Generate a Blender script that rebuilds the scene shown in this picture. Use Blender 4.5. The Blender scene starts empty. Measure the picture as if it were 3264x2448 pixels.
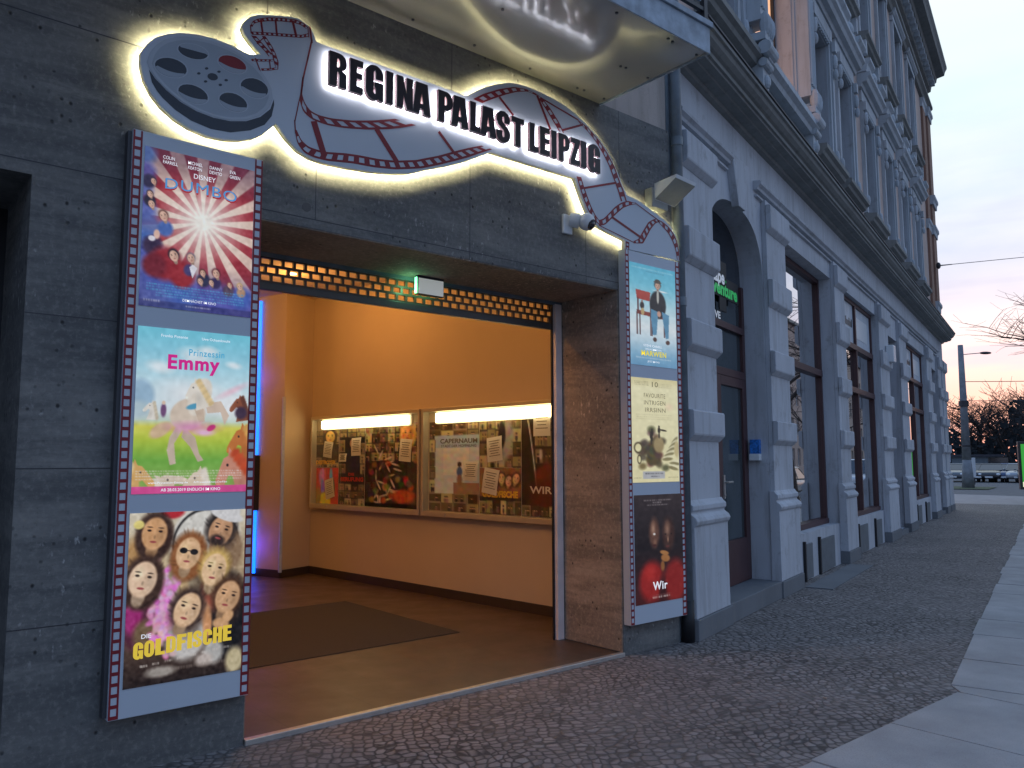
import bpy, math, random
import numpy as np
from mathutils import Matrix, Vector
random.seed(7)
PI = math.pi
sc = bpy.context.scene
col = sc.collection

# ---------------------------------------------------------------- camera
cam = bpy.data.cameras.new('camera'); cam_o = bpy.data.objects.new('camera', cam); col.objects.link(cam_o)
cam.sensor_width = 36; cam.lens = 2548.3/3264*36; cam.clip_end = 1500; cam.clip_start = .05
_r = Vector((0.764616, -0.644479, -0.00295)); _u = Vector((-0.059706, -0.075393, 0.995365)); _f = Vector((0.641715, 0.760896, 0.096126))
M = Matrix((( _r[0], _u[0], -_f[0], 0), (_r[1], _u[1], -_f[1], 0), (_r[2], _u[2], -_f[2], 1.6), (0, 0, 0, 1)))
cam_o.matrix_world = M
sc.camera = cam_o
sc.view_settings.view_transform = 'Standard'; sc.view_settings.look = 'None'
sc.view_settings.exposure = 0; sc.view_settings.gamma = 1
sc.render.engine = 'CYCLES'
sc.cycles.use_denoising = True
sc.cycles.max_bounces = 8; sc.cycles.diffuse_bounces = 4; sc.cycles.glossy_bounces = 4
sc.cycles.sample_clamp_indirect = 6

# ---------------------------------------------------------------- sky: dusk after sunset, brightest low down to the right
def build_world():
    w = bpy.data.worlds.new('World'); sc.world = w; w.use_nodes = True
    nt = w.node_tree; N = nt.nodes; L = nt.links; N.clear()
    out = N.new('ShaderNodeOutputWorld')
    tc = N.new('ShaderNodeTexCoord')
    sep = N.new('ShaderNodeSeparateXYZ'); L.new(tc.outputs['Generated'], sep.inputs[0])
    def math_(op, a, b=None, clamp=False):
        n = N.new('ShaderNodeMath'); n.operation = op; n.use_clamp = clamp
        for i, v in enumerate((a, b)):
            if v is None: continue
            if isinstance(v, (int, float)): n.inputs[i].default_value = v
            else: L.new(v, n.inputs[i])
        return n.outputs[0]
    def ramp(fac, stops):
        n = N.new('ShaderNodeValToRGB'); L.new(fac, n.inputs[0]); e = n.color_ramp.elements
        while len(e) < len(stops): e.new(.5)
        for k, (p, c) in enumerate(stops): e[k].position = p; e[k].color = (*c, 1)
        return n.outputs[0]
    def mix(f, a, b):
        n = N.new('ShaderNodeMix'); n.data_type = 'RGBA'
        if isinstance(f, (int, float)): n.inputs[0].default_value = f
        else: L.new(f, n.inputs[0])
        for s, v in ((6, a), (7, b)):
            if isinstance(v, tuple): n.inputs[s].default_value = (*v, 1)
            else: L.new(v, n.inputs[s])
        return n.outputs[2]
    z = sep.outputs[2]
    # side of the sky where the sun went down (+x)
    side = math_('ADD', math_('MULTIPLY', sep.outputs[0], .90), math_('MULTIPLY', sep.outputs[1], .42))
    side = math_('MULTIPLY', math_('ADD', side, .35), .78, True)
    side = math_('POWER', side, 2.0)
    dusk = ramp(z, [(0, (.30, .32, .42)), (.06, (.30, .38, .58)), (.25, (.26, .43, .78)), (.6, (.23, .45, .92)), (1, (.22, .44, .94))])
    glow = ramp(z, [(0, (.85, .48, .48)), (.05, (1.0, .62, .60)), (.09, (1.0, .79, .81)), (.13, (.98, .90, .98)), (.19, (.66, .75, .98)), (.27, (.64, .80, 1.0)), (.36, (.80, 1.0, 1.06)), (.48, (1.06, 1.17, 1.18)), (1, (.5, .72, 1.0))])
    base = mix(side, dusk, glow)
    # streaky cloud
    mp = N.new('ShaderNodeMapping'); L.new(tc.outputs['Generated'], mp.inputs[0]); mp.inputs['Scale'].default_value = (1.3, 1.3, 4.5); mp.inputs['Location'].default_value = (.3, .1, .45)
    nz = N.new('ShaderNodeTexNoise'); L.new(mp.outputs[0], nz.inputs[0]); nz.inputs['Scale'].default_value = 2.1; nz.inputs['Detail'].default_value = 6; nz.inputs['Roughness'].default_value = .55
    cm = ramp(nz.outputs[0], [(.40, (0, 0, 0)), (.66, (1, 1, 1))])
    cl_d = mix(z, (.36, .40, .50), (.45, .55, .72))
    cl_g = ramp(z, [(0, (1.1, .62, .55)), (.08, (1.2, .86, .82)), (.14, (1.12, 1.0, 1.02)), (.22, (.92, .97, 1.08)), (.5, (1.05, 1.14, 1.16))])
    clouds = mix(side, cl_d, cl_g)
    c = mix(math_('MULTIPLY', cm, .75), base, clouds)
    # bluish-violet cloud bank low over the glow
    mp2 = N.new('ShaderNodeMapping'); L.new(tc.outputs['Generated'], mp2.inputs[0]); mp2.inputs['Scale'].default_value = (1.2, 1.2, 12); mp2.inputs['Location'].default_value = (2.3, .9, .2)
    nz2 = N.new('ShaderNodeTexNoise'); L.new(mp2.outputs[0], nz2.inputs[0]); nz2.inputs['Scale'].default_value = 3.4; nz2.inputs['Detail'].default_value = 3
    cm2 = ramp(nz2.outputs[0], [(.5, (0, 0, 0)), (.62, (1, 1, 1))])
    band = ramp(z, [(.0, (.2, .2, .2)), (.10, (1, 1, 1)), (.2, (.7, .7, .7)), (.33, (.1, .1, .1)), (.5, (0, 0, 0))])
    c = mix(math_('MULTIPLY', math_('MULTIPLY', cm2, band), .62), c, (.62, .68, .92))
    bg = N.new('ShaderNodeBackground'); L.new(c, bg.inputs[0]); bg.inputs[1].default_value = .95
    sky = N.new('ShaderNodeTexSky'); sky.sky_type = 'NISHITA'; sky.sun_disc = False
    sky.sun_elevation = math.radians(.5); sky.sun_rotation = math.radians(73)
    bg2 = N.new('ShaderNodeBackground'); L.new(sky.outputs[0], bg2.inputs[0]); bg2.inputs[1].default_value = .05
    ad = N.new('ShaderNodeAddShader'); L.new(bg.outputs[0], ad.inputs[0]); L.new(bg2.outputs[0], ad.inputs[1])
    L.new(ad.outputs[0], out.inputs[0])
build_world()

# ---------------------------------------------------------------- helpers
GA = math.radians(15.9175)
GD = Vector((math.cos(GA), math.sin(GA), 0)); GN = Vector((-math.sin(GA), math.cos(GA), 0))
def G(s, n, z=0): return GD*s + GN*n + Vector((0, 0, z))
OFF = {}
def tag(o, label=None, cat=None, group=None, kind=None):
    if label: o['label'] = label
    if cat: o['category'] = cat
    if group: o['group'] = group
    if kind: o['kind'] = kind
    return o
def thing(name, loc, label, cat, group=None, g=False, rz=0):
    """Empty at the base of a thing; g=True: authored in the (s, n, z) frame of the old house front"""
    o = bpy.data.objects.new(name, None); col.objects.link(o); o.empty_display_size = .2
    if g: o.location = G(*loc); o.rotation_euler = (0, 0, GA)
    else: o.location = loc; o.rotation_euler = (0, 0, rz)
    OFF[o.name] = Vector(loc)
    return tag(o, label, cat, group)
class MB:
    def __init__(s): s.v = []; s.f = []
    def add(s, v, f):
        k = len(s.v); s.v += [tuple(p) for p in v]; s.f += [tuple(i+k for i in q) for q in f]; return s
    def quad(s, a, b, c, d): return s.add([a, b, c, d], [(0, 1, 2, 3)])
    def box(s, x0, x1, y0, y1, z0, z1):
        return s.add([(x0,y0,z0),(x1,y0,z0),(x1,y1,z0),(x0,y1,z0),(x0,y0,z1),(x1,y0,z1),(x1,y1,z1),(x0,y1,z1)],
            [(0,3,2,1),(4,5,6,7),(0,1,5,4),(1,2,6,5),(2,3,7,6),(3,0,4,7)])
    def obox(s, c, u, v, w):
        """box centred on c with half vectors u, v, w"""
        c, u, v, w = map(Vector, (c, u, v, w))
        P = [c+u*a+v*b+w*d for d in (-1, 1) for a, b in ((-1,-1),(1,-1),(1,1),(-1,1))]
        return s.add(P, [(0,3,2,1),(4,5,6,7),(0,1,5,4),(1,2,6,5),(2,3,7,6),(3,0,4,7)])
    def sweep(s, prof, x0, x1):
        """closed profile of (y, z) points run along x"""
        n = len(prof); P = [(x0, y, z) for y, z in prof]+[(x1, y, z) for y, z in prof]
        return s.add(P, [(i, (i+1) % n, (i+1) % n+n, i+n) for i in range(n)]+[tuple(range(n))[::-1], tuple(range(n, 2*n))])
    def tube(s, a, b, r0, r1=None, n=12, cap=True):
        a, b = Vector(a), Vector(b); r1 = r0 if r1 is None else r1
        d = (b-a); L = d.length
        if L < 1e-6: return s
        d /= L; t = Vector((0, 0, 1)) if abs(d.z) < .9 else Vector((1, 0, 0)); e = d.cross(t).normalized(); h = d.cross(e)
        P = [a+(e*math.cos(2*PI*i/n)+h*math.sin(2*PI*i/n))*r0 for i in range(n)]+[b+(e*math.cos(2*PI*i/n)+h*math.sin(2*PI*i/n))*r1 for i in range(n)]
        F = [(i, (i+1) % n, (i+1) % n+n, i+n) for i in range(n)]
        if cap: F += [tuple(range(n))[::-1], tuple(range(n, 2*n))]
        return s.add(P, F)
    def sphere(s, c, rx, ry, rz, nu=16, nv=10):
        P = []; F = []
        for j in range(nv+1):
            t = PI*j/nv
            for i in range(nu):
                p = 2*PI*i/nu; P.append((c[0]+rx*math.sin(t)*math.cos(p), c[1]+ry*math.sin(t)*math.sin(p), c[2]+rz*math.cos(t)))
        for j in range(nv):
            for i in range(nu): F.append((j*nu+i, (j+1)*nu+i, (j+1)*nu+(i+1) % nu, j*nu+(i+1) % nu))
        return s.add(P, F)
    def build(s, name, m, parent=None, bevel=0, smooth=False, label=None, flip=False):
        off = Vector((0, 0, 0)); par = parent
        if parent is not None: off = OFF[parent.name]
        me = bpy.data.meshes.new(name)
        me.from_pydata([(p[0]-off.x, p[1]-off.y, p[2]-off.z) for p in s.v], [], s.f)
        me.validate()
        if m: me.materials.append(m)
        if smooth: me.shade_smooth()
        o = bpy.data.objects.new(name, me); col.objects.link(o)
        if par: o.parent = par
        OFF[o.name] = off
        if label: o['label'] = label
        if bevel:
            b = o.modifiers.new('bevel', 'BEVEL'); b.width = bevel; b.segments = 2; b.limit_method = 'ANGLE'; b.angle_limit = math.radians(40)
        return o
def gstruct(name, mb, m, label, bevel=0):
    """structure authored in the (s, n, z) frame"""
    mb.v = [tuple(G(*p)) for p in mb.v]
    o = mb.build(name, m, None, bevel); tag(o, label, None, None, 'structure'); return o
def shape2d(contours, mapf, depth=0):
    """outline(s) with holes -> (verts, faces); mapf(x, y, d) -> 3D point, d from 0 (front) to depth"""
    cu = bpy.data.curves.new('t', 'CURVE'); cu.dimensions = '2D'; cu.fill_mode = 'BOTH' if depth else 'FRONT'
    cu.extrude = depth/2
    for c in contours:
        sp = cu.splines.new('POLY'); sp.points.add(len(c)-1)
        for p, q in zip(sp.points, c): p.co = (q[0], q[1], 0, 1)
        sp.use_cyclic_u = True
    return curve_mesh(cu, mapf, depth)
def curve_mesh(cu, mapf, depth, pre=None):
    ob = bpy.data.objects.new('t', cu); col.objects.link(ob)
    dg = bpy.context.evaluated_depsgraph_get(); dg.update()
    me = bpy.data.meshes.new_from_object(ob.evaluated_get(dg))
    V = [tuple(v.co) for v in me.vertices]; F = [tuple(p.vertices) for p in me.polygons]
    bpy.data.objects.remove(ob); bpy.data.meshes.remove(me)
    if pre: V = pre(V)
    return [mapf(x, y, (depth/2-z) if depth else 0) for x, y, z in V], F
def text_mesh(s, mapf, height, width=None, cx=0, cy=0, bold=0, depth=0, align='C', arch=0, sp=1.0):
    """text set on a plane; height = cap height; width squeezes the line to that width"""
    cu = bpy.data.curves.new('t', 'FONT'); cu.body = s; cu.size = height/.72; cu.offset = bold*height; cu.extrude = depth/2
    cu.resolution_u = 3; cu.space_character = sp
    def pre(V):
        if not V: return V
        xs = [v[0] for v in V]; x0, x1 = min(xs), max(xs); k = (width/(x1-x0)) if width and x1 > x0 else 1
        w = (x1-x0)*k; o = {'C': -w/2, 'L': 0, 'R': -w}[align]
        return [((v[0]-x0)*k+o+cx, v[1]-height/2+cy+arch*(1-(((v[0]-x0)*k-w/2)/(w/2+1e-9))**2), v[2]) for v in V]
    return curve_mesh(cu, mapf, depth, pre)
def mesh_obj(name, VF, m, parent=None, label=None, bevel=0):
    mb = MB(); mb.add(*VF); return mb.build(name, m, parent, bevel=bevel, label=label)
def children(o): return [c for c in bpy.data.objects if c.parent == o]
def copy_tree(o, parent=None):
    c = o.copy(); col.objects.link(c); c.parent = parent
    OFF[c.name] = OFF.get(o.name, Vector((0, 0, 0)))
    for ch in children(o): copy_tree(ch, c)
    return c

# ---------------------------------------------------------------- materials
def srgb(r, g, b):
    f = lambda c: (c/255)/12.92 if c/255 <= .04045 else ((c/255+.055)/1.055)**2.4
    return (f(r), f(g), f(b))
class Mt:
    def __init__(s, name):
        s.m = bpy.data.materials.new(name); s.m.use_nodes = True; s.N = s.m.node_tree.nodes; s.L = s.m.node_tree.links
        s.b = s.N['Principled BSDF']; s.tc = None
    def co(s, scale=(1, 1, 1), rot=(0, 0, 0)):
        if not s.tc: s.tc = s.N.new('ShaderNodeTexCoord')
        mp = s.N.new('ShaderNodeMapping'); s.L.new(s.tc.outputs['Object'], mp.inputs[0]); mp.inputs['Scale'].default_value = scale; mp.inputs['Rotation'].default_value = rot
        return mp.outputs[0]
    def noise(s, scale, detail=4, rough=.55, sc=(1, 1, 1)):
        n = s.N.new('ShaderNodeTexNoise'); s.L.new(s.co(sc), n.inputs[0]); n.inputs['Scale'].default_value = scale; n.inputs['Detail'].default_value = detail; n.inputs['Roughness'].default_value = rough
        return n.outputs[0]
    def vor(s, scale, feature='F1', sc=(1, 1, 1), rnd=1, out=0):
        n = s.N.new('ShaderNodeTexVoronoi'); s.L.new(s.co(sc), n.inputs[0]); n.inputs['Scale'].default_value = scale; n.feature = feature; n.inputs['Randomness'].default_value = rnd
        return n.outputs[out]
    def ramp(s, f, stops):
        n = s.N.new('ShaderNodeValToRGB'); s.L.new(f, n.inputs[0]); e = n.color_ramp.elements
        while len(e) < len(stops): e.new(.5)
        for k, (p, c) in enumerate(stops): e[k].position = p; e[k].color = (*((c,)*3 if isinstance(c, (int, float)) else c), 1)
        return n.outputs[0]
    def mix(s, f, a, b, mode='MIX'):
        n = s.N.new('ShaderNodeMix'); n.data_type = 'RGBA'; n.blend_type = mode
        if isinstance(f, (int, float)): n.inputs[0].default_value = f
        else: s.L.new(f, n.inputs[0])
        for k, v in ((6, a), (7, b)):
            if isinstance(v, tuple): n.inputs[k].default_value = (*v, 1)
            else: s.L.new(v, n.inputs[k])
        return n.outputs[2]
    def set(s, **k):
        for a, v in k.items():
            i = s.b.inputs[{'col': 'Base Color', 'rough': 'Roughness', 'metal': 'Metallic', 'ecol': 'Emission Color', 'estr': 'Emission Strength', 'spec': 'Specular IOR Level', 'trans': 'Transmission Weight', 'ior': 'IOR', 'alpha': 'Alpha', 'coat': 'Coat Weight'}[a]]
            if isinstance(v, (int, float)): i.default_value = v
            elif isinstance(v, tuple): i.default_value = (*v, 1)
            else: s.L.new(v, i)
        return s
    def bump(s, h, strength=.3, dist=.02):
        n = s.N.new('ShaderNodeBump'); s.L.new(h, n.inputs['Height']); n.inputs['Strength'].default_value = strength; n.inputs['Distance'].default_value = dist
        if s.b.inputs['Normal'].links: s.L.new(s.b.inputs['Normal'].links[0].from_socket, n.inputs['Normal'])
        s.L.new(n.outputs[0], s.b.inputs['Normal']); return s
def plain(name, c, rough=.6, metal=0, var=.12, nscale=6, bump=0, spec=.5):
    t = Mt(name); n = t.noise(nscale, 5)
    a = tuple(x*(1-var) for x in c); b = tuple(min(1, x*(1+var)) for x in c)
    t.set(col=t.ramp(n, [(.3, a), (.7, b)]), rough=rough, metal=metal, spec=spec)
    if bump: t.bump(t.noise(nscale*12, 4), bump, .004)
    return t.m
def emit(name, c, s, base=(.8, .8, .8)):
    t = Mt(name); t.set(col=base, ecol=c, estr=s, rough=.4); return t.m
def scale_col(t, c, k):
    n = t.N.new('ShaderNodeVectorMath'); n.operation = 'MULTIPLY'; t.L.new(c, n.inputs[0]); n.inputs[1].default_value = k; return n.outputs[0]
def concrete_mat(name='board_marked_concrete', k=(1.25, 1.22, 1.18)):
    t = Mt(name)
    big = t.noise(.8, 7, .65, (1, 1, 1.4)); st = t.noise(1.6, 7, .7, (.55, .55, 3.6)); fine = t.noise(30, 5, .7)
    c = t.ramp(big, [(.30, (.075, .078, .078)), (.48, (.125, .126, .122)), (.62, (.165, .163, .153)), (.78, (.21, .205, .19))])
    c = t.mix(t.ramp(st, [(.40, .75), (.58, 0)]), c, (.062, .064, .066))
    c = t.mix(t.ramp(t.noise(2.4, 6, .7, (.5, .5, 3)), [(.56, 0), (.72, .5)]), c, (.24, .235, .22))
    c = t.mix(t.ramp(fine, [(.50, 0), (.72, .45)]), c, (.25, .245, .23))
    c = t.mix(t.ramp(fine, [(.28, .6), (.42, 0)]), c, (.05, .05, .05))
    pit = t.vor(17, sc=(1, 1, .8)); pm = t.ramp(pit, [(.08, 1), (.2, 0)])
    gate = t.ramp(t.noise(2.2, 4, .6, (.6, 1, 2.8)), [(.47, 0), (.56, 1)])
    pits = t.mix(1.0, pm, gate, 'MULTIPLY')
    c = t.mix(pits, c, (.02, .02, .02))
    gate2 = t.ramp(t.noise(1.1, 3, .5, (.8, .8, 1.6)), [(.50, 0), (.60, 1)])
    dash = t.ramp(t.noise(34, 4, .6, (1, 1, .5)), [(.60, 0), (.70, .75)])
    c = t.mix(t.mix(1, dash, gate2, 'MULTIPLY'), c, (.36, .36, .35))
    t.set(col=t.mix(1.0, c, k, 'MULTIPLY') if max(k) <= 1 else scale_col(t, c, k), rough=.82); t.bump(fine, .3, .005); t.bump(t.mix(1, pits, (1, 1, 1), 'DIFFERENCE'), .7, .006); return t.m
def cobble_mat():
    t = Mt('mosaic_cobbles')
    # wavy rows of small cut stones with worn, sand-filled joints
    def warped(sc, amp):
        w = t.N.new('ShaderNodeTexNoise'); t.L.new(t.co((1, 1, 0)), w.inputs[0]); w.inputs['Scale'].default_value = sc; w.inputs['Detail'].default_value = 3
        add = t.N.new('ShaderNodeVectorMath'); add.operation = 'MULTIPLY_ADD'
        t.L.new(w.outputs[1], add.inputs[0]); add.inputs[1].default_value = (amp, amp, 0); t.L.new(t.co((1, 1.12, 0), (0, 0, .5)), add.inputs[2]); return add.outputs[0]
    vec = warped(1.1, .42)
    def vv(feat, out, vec=vec):
        n = t.N.new('ShaderNodeTexVoronoi'); n.feature = feat; n.inputs['Scale'].default_value = 16; n.inputs['Randomness'].default_value = .55
        t.L.new(vec, n.inputs[0]); return n.outputs[out]
    edge = vv('DISTANCE_TO_EDGE', 0); colr = vv('F1', 1); dist = vv('F1', 0)
    sep = t.N.new('ShaderNodeSeparateColor'); t.L.new(colr, sep.inputs[0])
    stone = t.ramp(sep.outputs[0], [(0, (.20, .178, .168)), (.3, (.25, .222, .21)), (.6, (.29, .258, .245)), (1, (.35, .315, .30))])
    stone = t.mix(t.ramp(sep.outputs[1], [(.93, 0), (.96, .6)]), stone, (.36, .34, .32))
    stone = t.mix(t.ramp(t.noise(70, 4, .7), [(.35, 0), (.75, .5)]), stone, (.11, .10, .095))
    wear = t.ramp(t.noise(.9, 5, .65), [(.38, 0), (.62, 1)])
    gap = t.ramp(edge, [(.04, 1), (.20, 0)])
    gapc = t.mix(wear, (.05, .045, .043), (.13, .118, .11))
    c = t.mix(gap, stone, gapc)
    c = t.mix(t.ramp(t.noise(.5, 5, .6), [(.4, 0), (.7, .4)]), c, (.13, .12, .115))
    c = t.mix(t.ramp(t.noise(1.9, 6, .7), [(.60, 0), (.78, .45)]), c, (.06, .066, .05))
    t.set(col=c, rough=t.ramp(t.noise(40, 2), [(.3, .6), (.7, .9)]), spec=.3)
    t.bump(t.ramp(dist, [(0, 1), (.5, .75), (.9, 0)]), .75, .016); t.bump(sep.outputs[2], .3, .006); t.bump(t.noise(80, 4, .7), .4, .004)
    return t.m
def stucco_mat(name, c, dirt=(.2, .19, .18), bump=.2):
    t = Mt(name); n = t.noise(1.1, 6, .6, (1, 1, .5)); b = tuple(x*.80 for x in c)
    cc = t.ramp(n, [(.35, b), (.62, c)])
    cc = t.mix(t.ramp(t.noise(9, 6, .7, (1, 1, .10)), [(.50, 0), (.74, .55)]), cc, dirt)
    cc = t.mix(t.ramp(t.noise(3.5, 8, .75), [(.56, 0), (.68, .5)]), cc, dirt)
    cc = t.mix(t.ramp(t.noise(55, 4, .7), [(.62, 0), (.72, .5)]), cc, tuple(x*.6 for x in c))
    t.set(col=cc, rough=.85); t.bump(t.noise(60, 5, .7), bump, .005); t.bump(t.noise(4, 4), .15, .02); return t.m
def slab_mat():
    t = Mt('granite_slabs'); r = t.vor(.9, out=1)
    c = t.ramp(t.noise(2.2, 5), [(.3, (.31, .305, .30)), (.7, (.45, .44, .43))])
    c = t.mix(t.ramp(t.noise(140, 2), [(.5, 0), (.72, .5)]), c, (.2, .2, .2))
    c = t.mix(t.ramp(t.noise(.8, 4), [(.45, 0), (.7, .4)]), c, (.22, .21, .20))
    t.set(col=c, rough=.75); t.bump(t.noise(110, 3), .25, .003); return t.m
def glass_pane_mat(name, tint=(.02, .03, .04), rough=.03):
    t = Mt(name); t.set(col=tint, rough=rough, spec=1.0, ior=1.6)
    t.bump(t.noise(1.3, 2), .05, .02); return t.m
def clear_glass(name='clear_glass', k=1.6):
    m = bpy.data.materials.new(name); m.use_nodes = True; N = m.node_tree.nodes; L = m.node_tree.links; N.clear()
    o = N.new('ShaderNodeOutputMaterial'); tr = N.new('ShaderNodeBsdfTransparent'); gl = N.new('ShaderNodeBsdfGlossy'); mx = N.new('ShaderNodeMixShader')
    lw = N.new('ShaderNodeLayerWeight'); lw.inputs[0].default_value = .5
    p = N.new('ShaderNodeMath'); p.operation = 'POWER'; L.new(lw.outputs['Facing'], p.inputs[0]); p.inputs[1].default_value = 5
    q = N.new('ShaderNodeMath'); q.operation = 'MULTIPLY_ADD'; q.use_clamp = True; L.new(p.outputs[0], q.inputs[0]); q.inputs[1].default_value = .96*k; q.inputs[2].default_value = .045*k
    gl.inputs['Roughness'].default_value = .012; tr.inputs[0].default_value = (.93, .95, .95, 1)
    L.new(q.outputs[0], mx.inputs[0]); L.new(tr.outputs[0], mx.inputs[1]); L.new(gl.outputs[0], mx.inputs[2]); L.new(mx.outputs[0], o.inputs[0]); return m
def attr_mat(name, e, base=.5, rough=.35):
    t = Mt(name); a = t.N.new('ShaderNodeAttribute'); a.attribute_name = 'Print'
    t.set(col=t.mix(1.0, a.outputs[0], (base,)*3, 'MULTIPLY'), rough=rough, ecol=a.outputs[0], estr=e); return t.m
mCon = concrete_mat(); mJambLit = concrete_mat('foyer_lit_concrete', (2.3, 1.9, 1.55)); mCob = cobble_mat(); mSlab = slab_mat()
mGrey = stucco_mat('grey_render', (.50, .52, .55)); mGreyL = stucco_mat('pale_ornament_paint', (.50, .54, .57), (.25, .24, .22))
mPlinth = stucco_mat('dark_plinth', (.16, .17, .18)); mPink = stucco_mat('rose_render', (.60, .46, .39), (.35, .25, .2), .4)
mBrick = stucco_mat('brown_brick', (.30, .17, .12), (.2, .1, .07), .4)
mRoof = plain('dark_roof', (.05, .05, .06), .7)
mLedge = stucco_mat('weathered_stone', (.25, .255, .24), (.12, .12, .11))
mStuc = stucco_mat('rough_beige_plaster', (.50, .42, .36), (.3, .25, .2), .8)
mWhitePanel = plain('white_coated_metal', (.50, .55, .60), .38, var=.03, nscale=2)
mSideShade = plain('side_shadow_dark', (.05, .05, .055), .5)
mRed = plain('red_print', (.22, .008, .015), .5, var=.06)
mReel = plain('reel_print', (.33, .38, .43), .5, var=.05); mReelD = plain('reel_dark_print', (.035, .045, .06), .5); mReelE = plain('reel_edge_print', (.42, .47, .52), .5, var=.04)
mLetter = plain('dark_brown_letter', (.018, .008, .011), .45, var=.05)
mLetterSide = plain('letter_side', (.30, .16, .17), .5, var=.05)
mSoff = Mt('cream_enamelled_soffit'); mSoff.set(col=mSoff.ramp(mSoff.noise(1.2, 4), [(.3, (.30, .28, .23)), (.7, (.36, .335, .28))]), rough=.16, spec=1.0, coat=.5); mSoff.bump(mSoff.noise(1.1, 2), .12, .05); mSoff = mSoff.m
mZinc = plain('weathered_zinc', (.30, .36, .42), .55, var=.3, nscale=9)
mPipe = plain('zinc_pipe', (.16, .19, .21), .45, var=.25, nscale=7)
mBlack = plain('black_rubber', (.012, .012, .014), .6)
mDark = plain('dark_metal', (.03, .03, .035), .45)
mCream = plain('cream_wall_paint', (.54, .43, .30), .75, var=.03, nscale=2, bump=.1)
mCeil = plain('cream_ceiling_paint', (.62, .50, .36), .8, var=.03)
mSkirt = plain('dark_skirting', (.045, .03, .022), .5)
mFloorSheet = plain('charcoal_floor_sheet', (.042, .034, .028), .9, nscale=60, bump=.6)
mAlu = plain('brushed_aluminium', (.58, .55, .50), .35, .7, var=.08, nscale=20)
mWhitePl = plain('white_plastic', (.70, .72, .72), .35, var=.03)
mBrown = plain('dark_red_brown_frame', (.07, .028, .028), .45)
mDarkFr = plain('near_black_frame', (.02, .022, .028), .4)
mGlass = glass_pane_mat('shop_glass'); mClear = clear_glass(); mShopGl = clear_glass('double_shop_glass', 3.4)
mPaper = plain('white_paper', (.75, .72, .66), .8, var=.04)
mAsph = plain('asphalt', (.12, .12, .125), .85, var=.2, nscale=3, bump=.4)
mPath = plain('pale_gravel_path', (.36, .32, .30), .9, var=.15, nscale=2)
mGrass = plain('thin_grass', (.07, .09, .04), .9, var=.3, nscale=5)
mBark = plain('dark_bark', (.045, .035, .030), .9, var=.3, nscale=8)
mTwig = plain('twig_bark', (.05, .035, .03), .9, var=.3, nscale=8)

# ---------------------------------------------------------------- cinema building: concrete front with the wide entrance
YW = 4.59; YB = 5.33; YF = 4.51
cin = thing('cinema_building', (1.865, YW, 0), 'dark concrete cinema front with a wide open entrance and a balcony overhead', 'cinema')
def wmap(y0): return lambda x, y, d: (x, y0+d, y)
XL = -7.0; XR = 5.80
front = [(XL, 0), (-1.3, 0), (-1.3, 3.06), (.68, 3.06), (.68, 0), (1.865, 0), (1.865, 3.07), (5.07, 3.07), (5.07, 0), (XR, 0), (XR, 4.68), (XL, 4.68)]
mesh_obj('concrete_wall', shape2d([front], wmap(YW), YB-YW), mCon, cin, bevel=.006)
j = MB()
for z in (.79, 1.57, 2.35, 3.13):
    for a, b in ((XL, -1.3), (.68, 1.865), (5.07, XR)):
        if z > 3: continue
        j.box(a, b, YW-.0012, YW+.002, z-.0025, z+.0025)
j.box(XL, XR, YW-.0012, YW+.002, 3.126, 3.132); j.box(XL, XR, YW-.0012, YW+.002, 3.905, 3.911)
for x, a, b in ((-1.6, 0, 4.68), (2.24, 3.13, 3.9), (3.47, 3.07, 3.9), (4.68, 3.07, 3.9), (5.11, 3.9, 4.68), (1.89, 3.91, 4.68), (3.3, 3.91, 4.68), (.4, 3.13, 3.9), (.1, 3.91, 4.68)):
    j.box(x-.002, x+.002, YW-.0014, YW+.002, a, b)
j.build('panel_joint', mDark, cin)
# round cast-over anchor hole in the lintel
MB().tube((2.18, YW-.002, 3.2), (2.18, YW+.01, 3.2), .03, n=20).build('anchor_plug', plain('plug_mortar', (.11, .105, .10), .9), cin)
# upper storeys over the balcony
up = [(XL, 4.68), (XR, 4.68), (XR, 13.2), (XL, 13.2)]
holes = [[(x, z), (x, z+1.6), (x+1.2, z+1.6), (x+1.2, z)] for z in (5.6, 8.5, 11.0) for x in (-5.6, -3.2, -.8, 1.6, 3.6)]
mesh_obj('plaster_wall', shape2d([up]+holes, wmap(YW+.03), .3), mStuc, cin)
for h in holes:
    x, z = h[0]
    f = MB().box(x, x+1.2, YW+.2, YW+.26, z, z+.07).box(x, x+1.2, YW+.2, YW+.26, z+1.53, z+1.6).box(x, x+.07, YW+.2, YW+.26, z+.07, z+1.53).box(x+1.13, x+1.2, YW+.2, YW+.26, z+.07, z+1.53).box(x+.57, x+.63, YW+.2, YW+.26, z+.07, z+1.53).build('window', mWhitePl, cin)
    MB().quad((x+.07, YW+.24, z+.07), (x+1.13, YW+.24, z+.07), (x+1.13, YW+.24, z+1.53), (x+.07, YW+.24, z+1.53)).build('pane', mGlass, f)
MB().box(XL, XR, YW+.34, 14.5, 4.7, 13.1).build('rear_block', mStuc, cin)
MB().box(XL-.1, XR+.05, YW-.3, 14.8, 13.21, 13.45).build('roof', mRoof, cin)
# recess at far left: dark side door
sd = MB().box(-1.38, .76, YB+.001, YB+.08, 0, 3.16).build('side_door', mBlack, cin)
MB().box(.45, .49, YB-.05, YB+.008, 1.0, 1.15).build('handle', mAlu, sd)
# plaster soffit strip over the shutter slot, steel angle
MB().box(1.87, 5.065, YB-.03, YB-.002, 3.035, 3.068).build('steel_angle', mPipe, cin)
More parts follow.
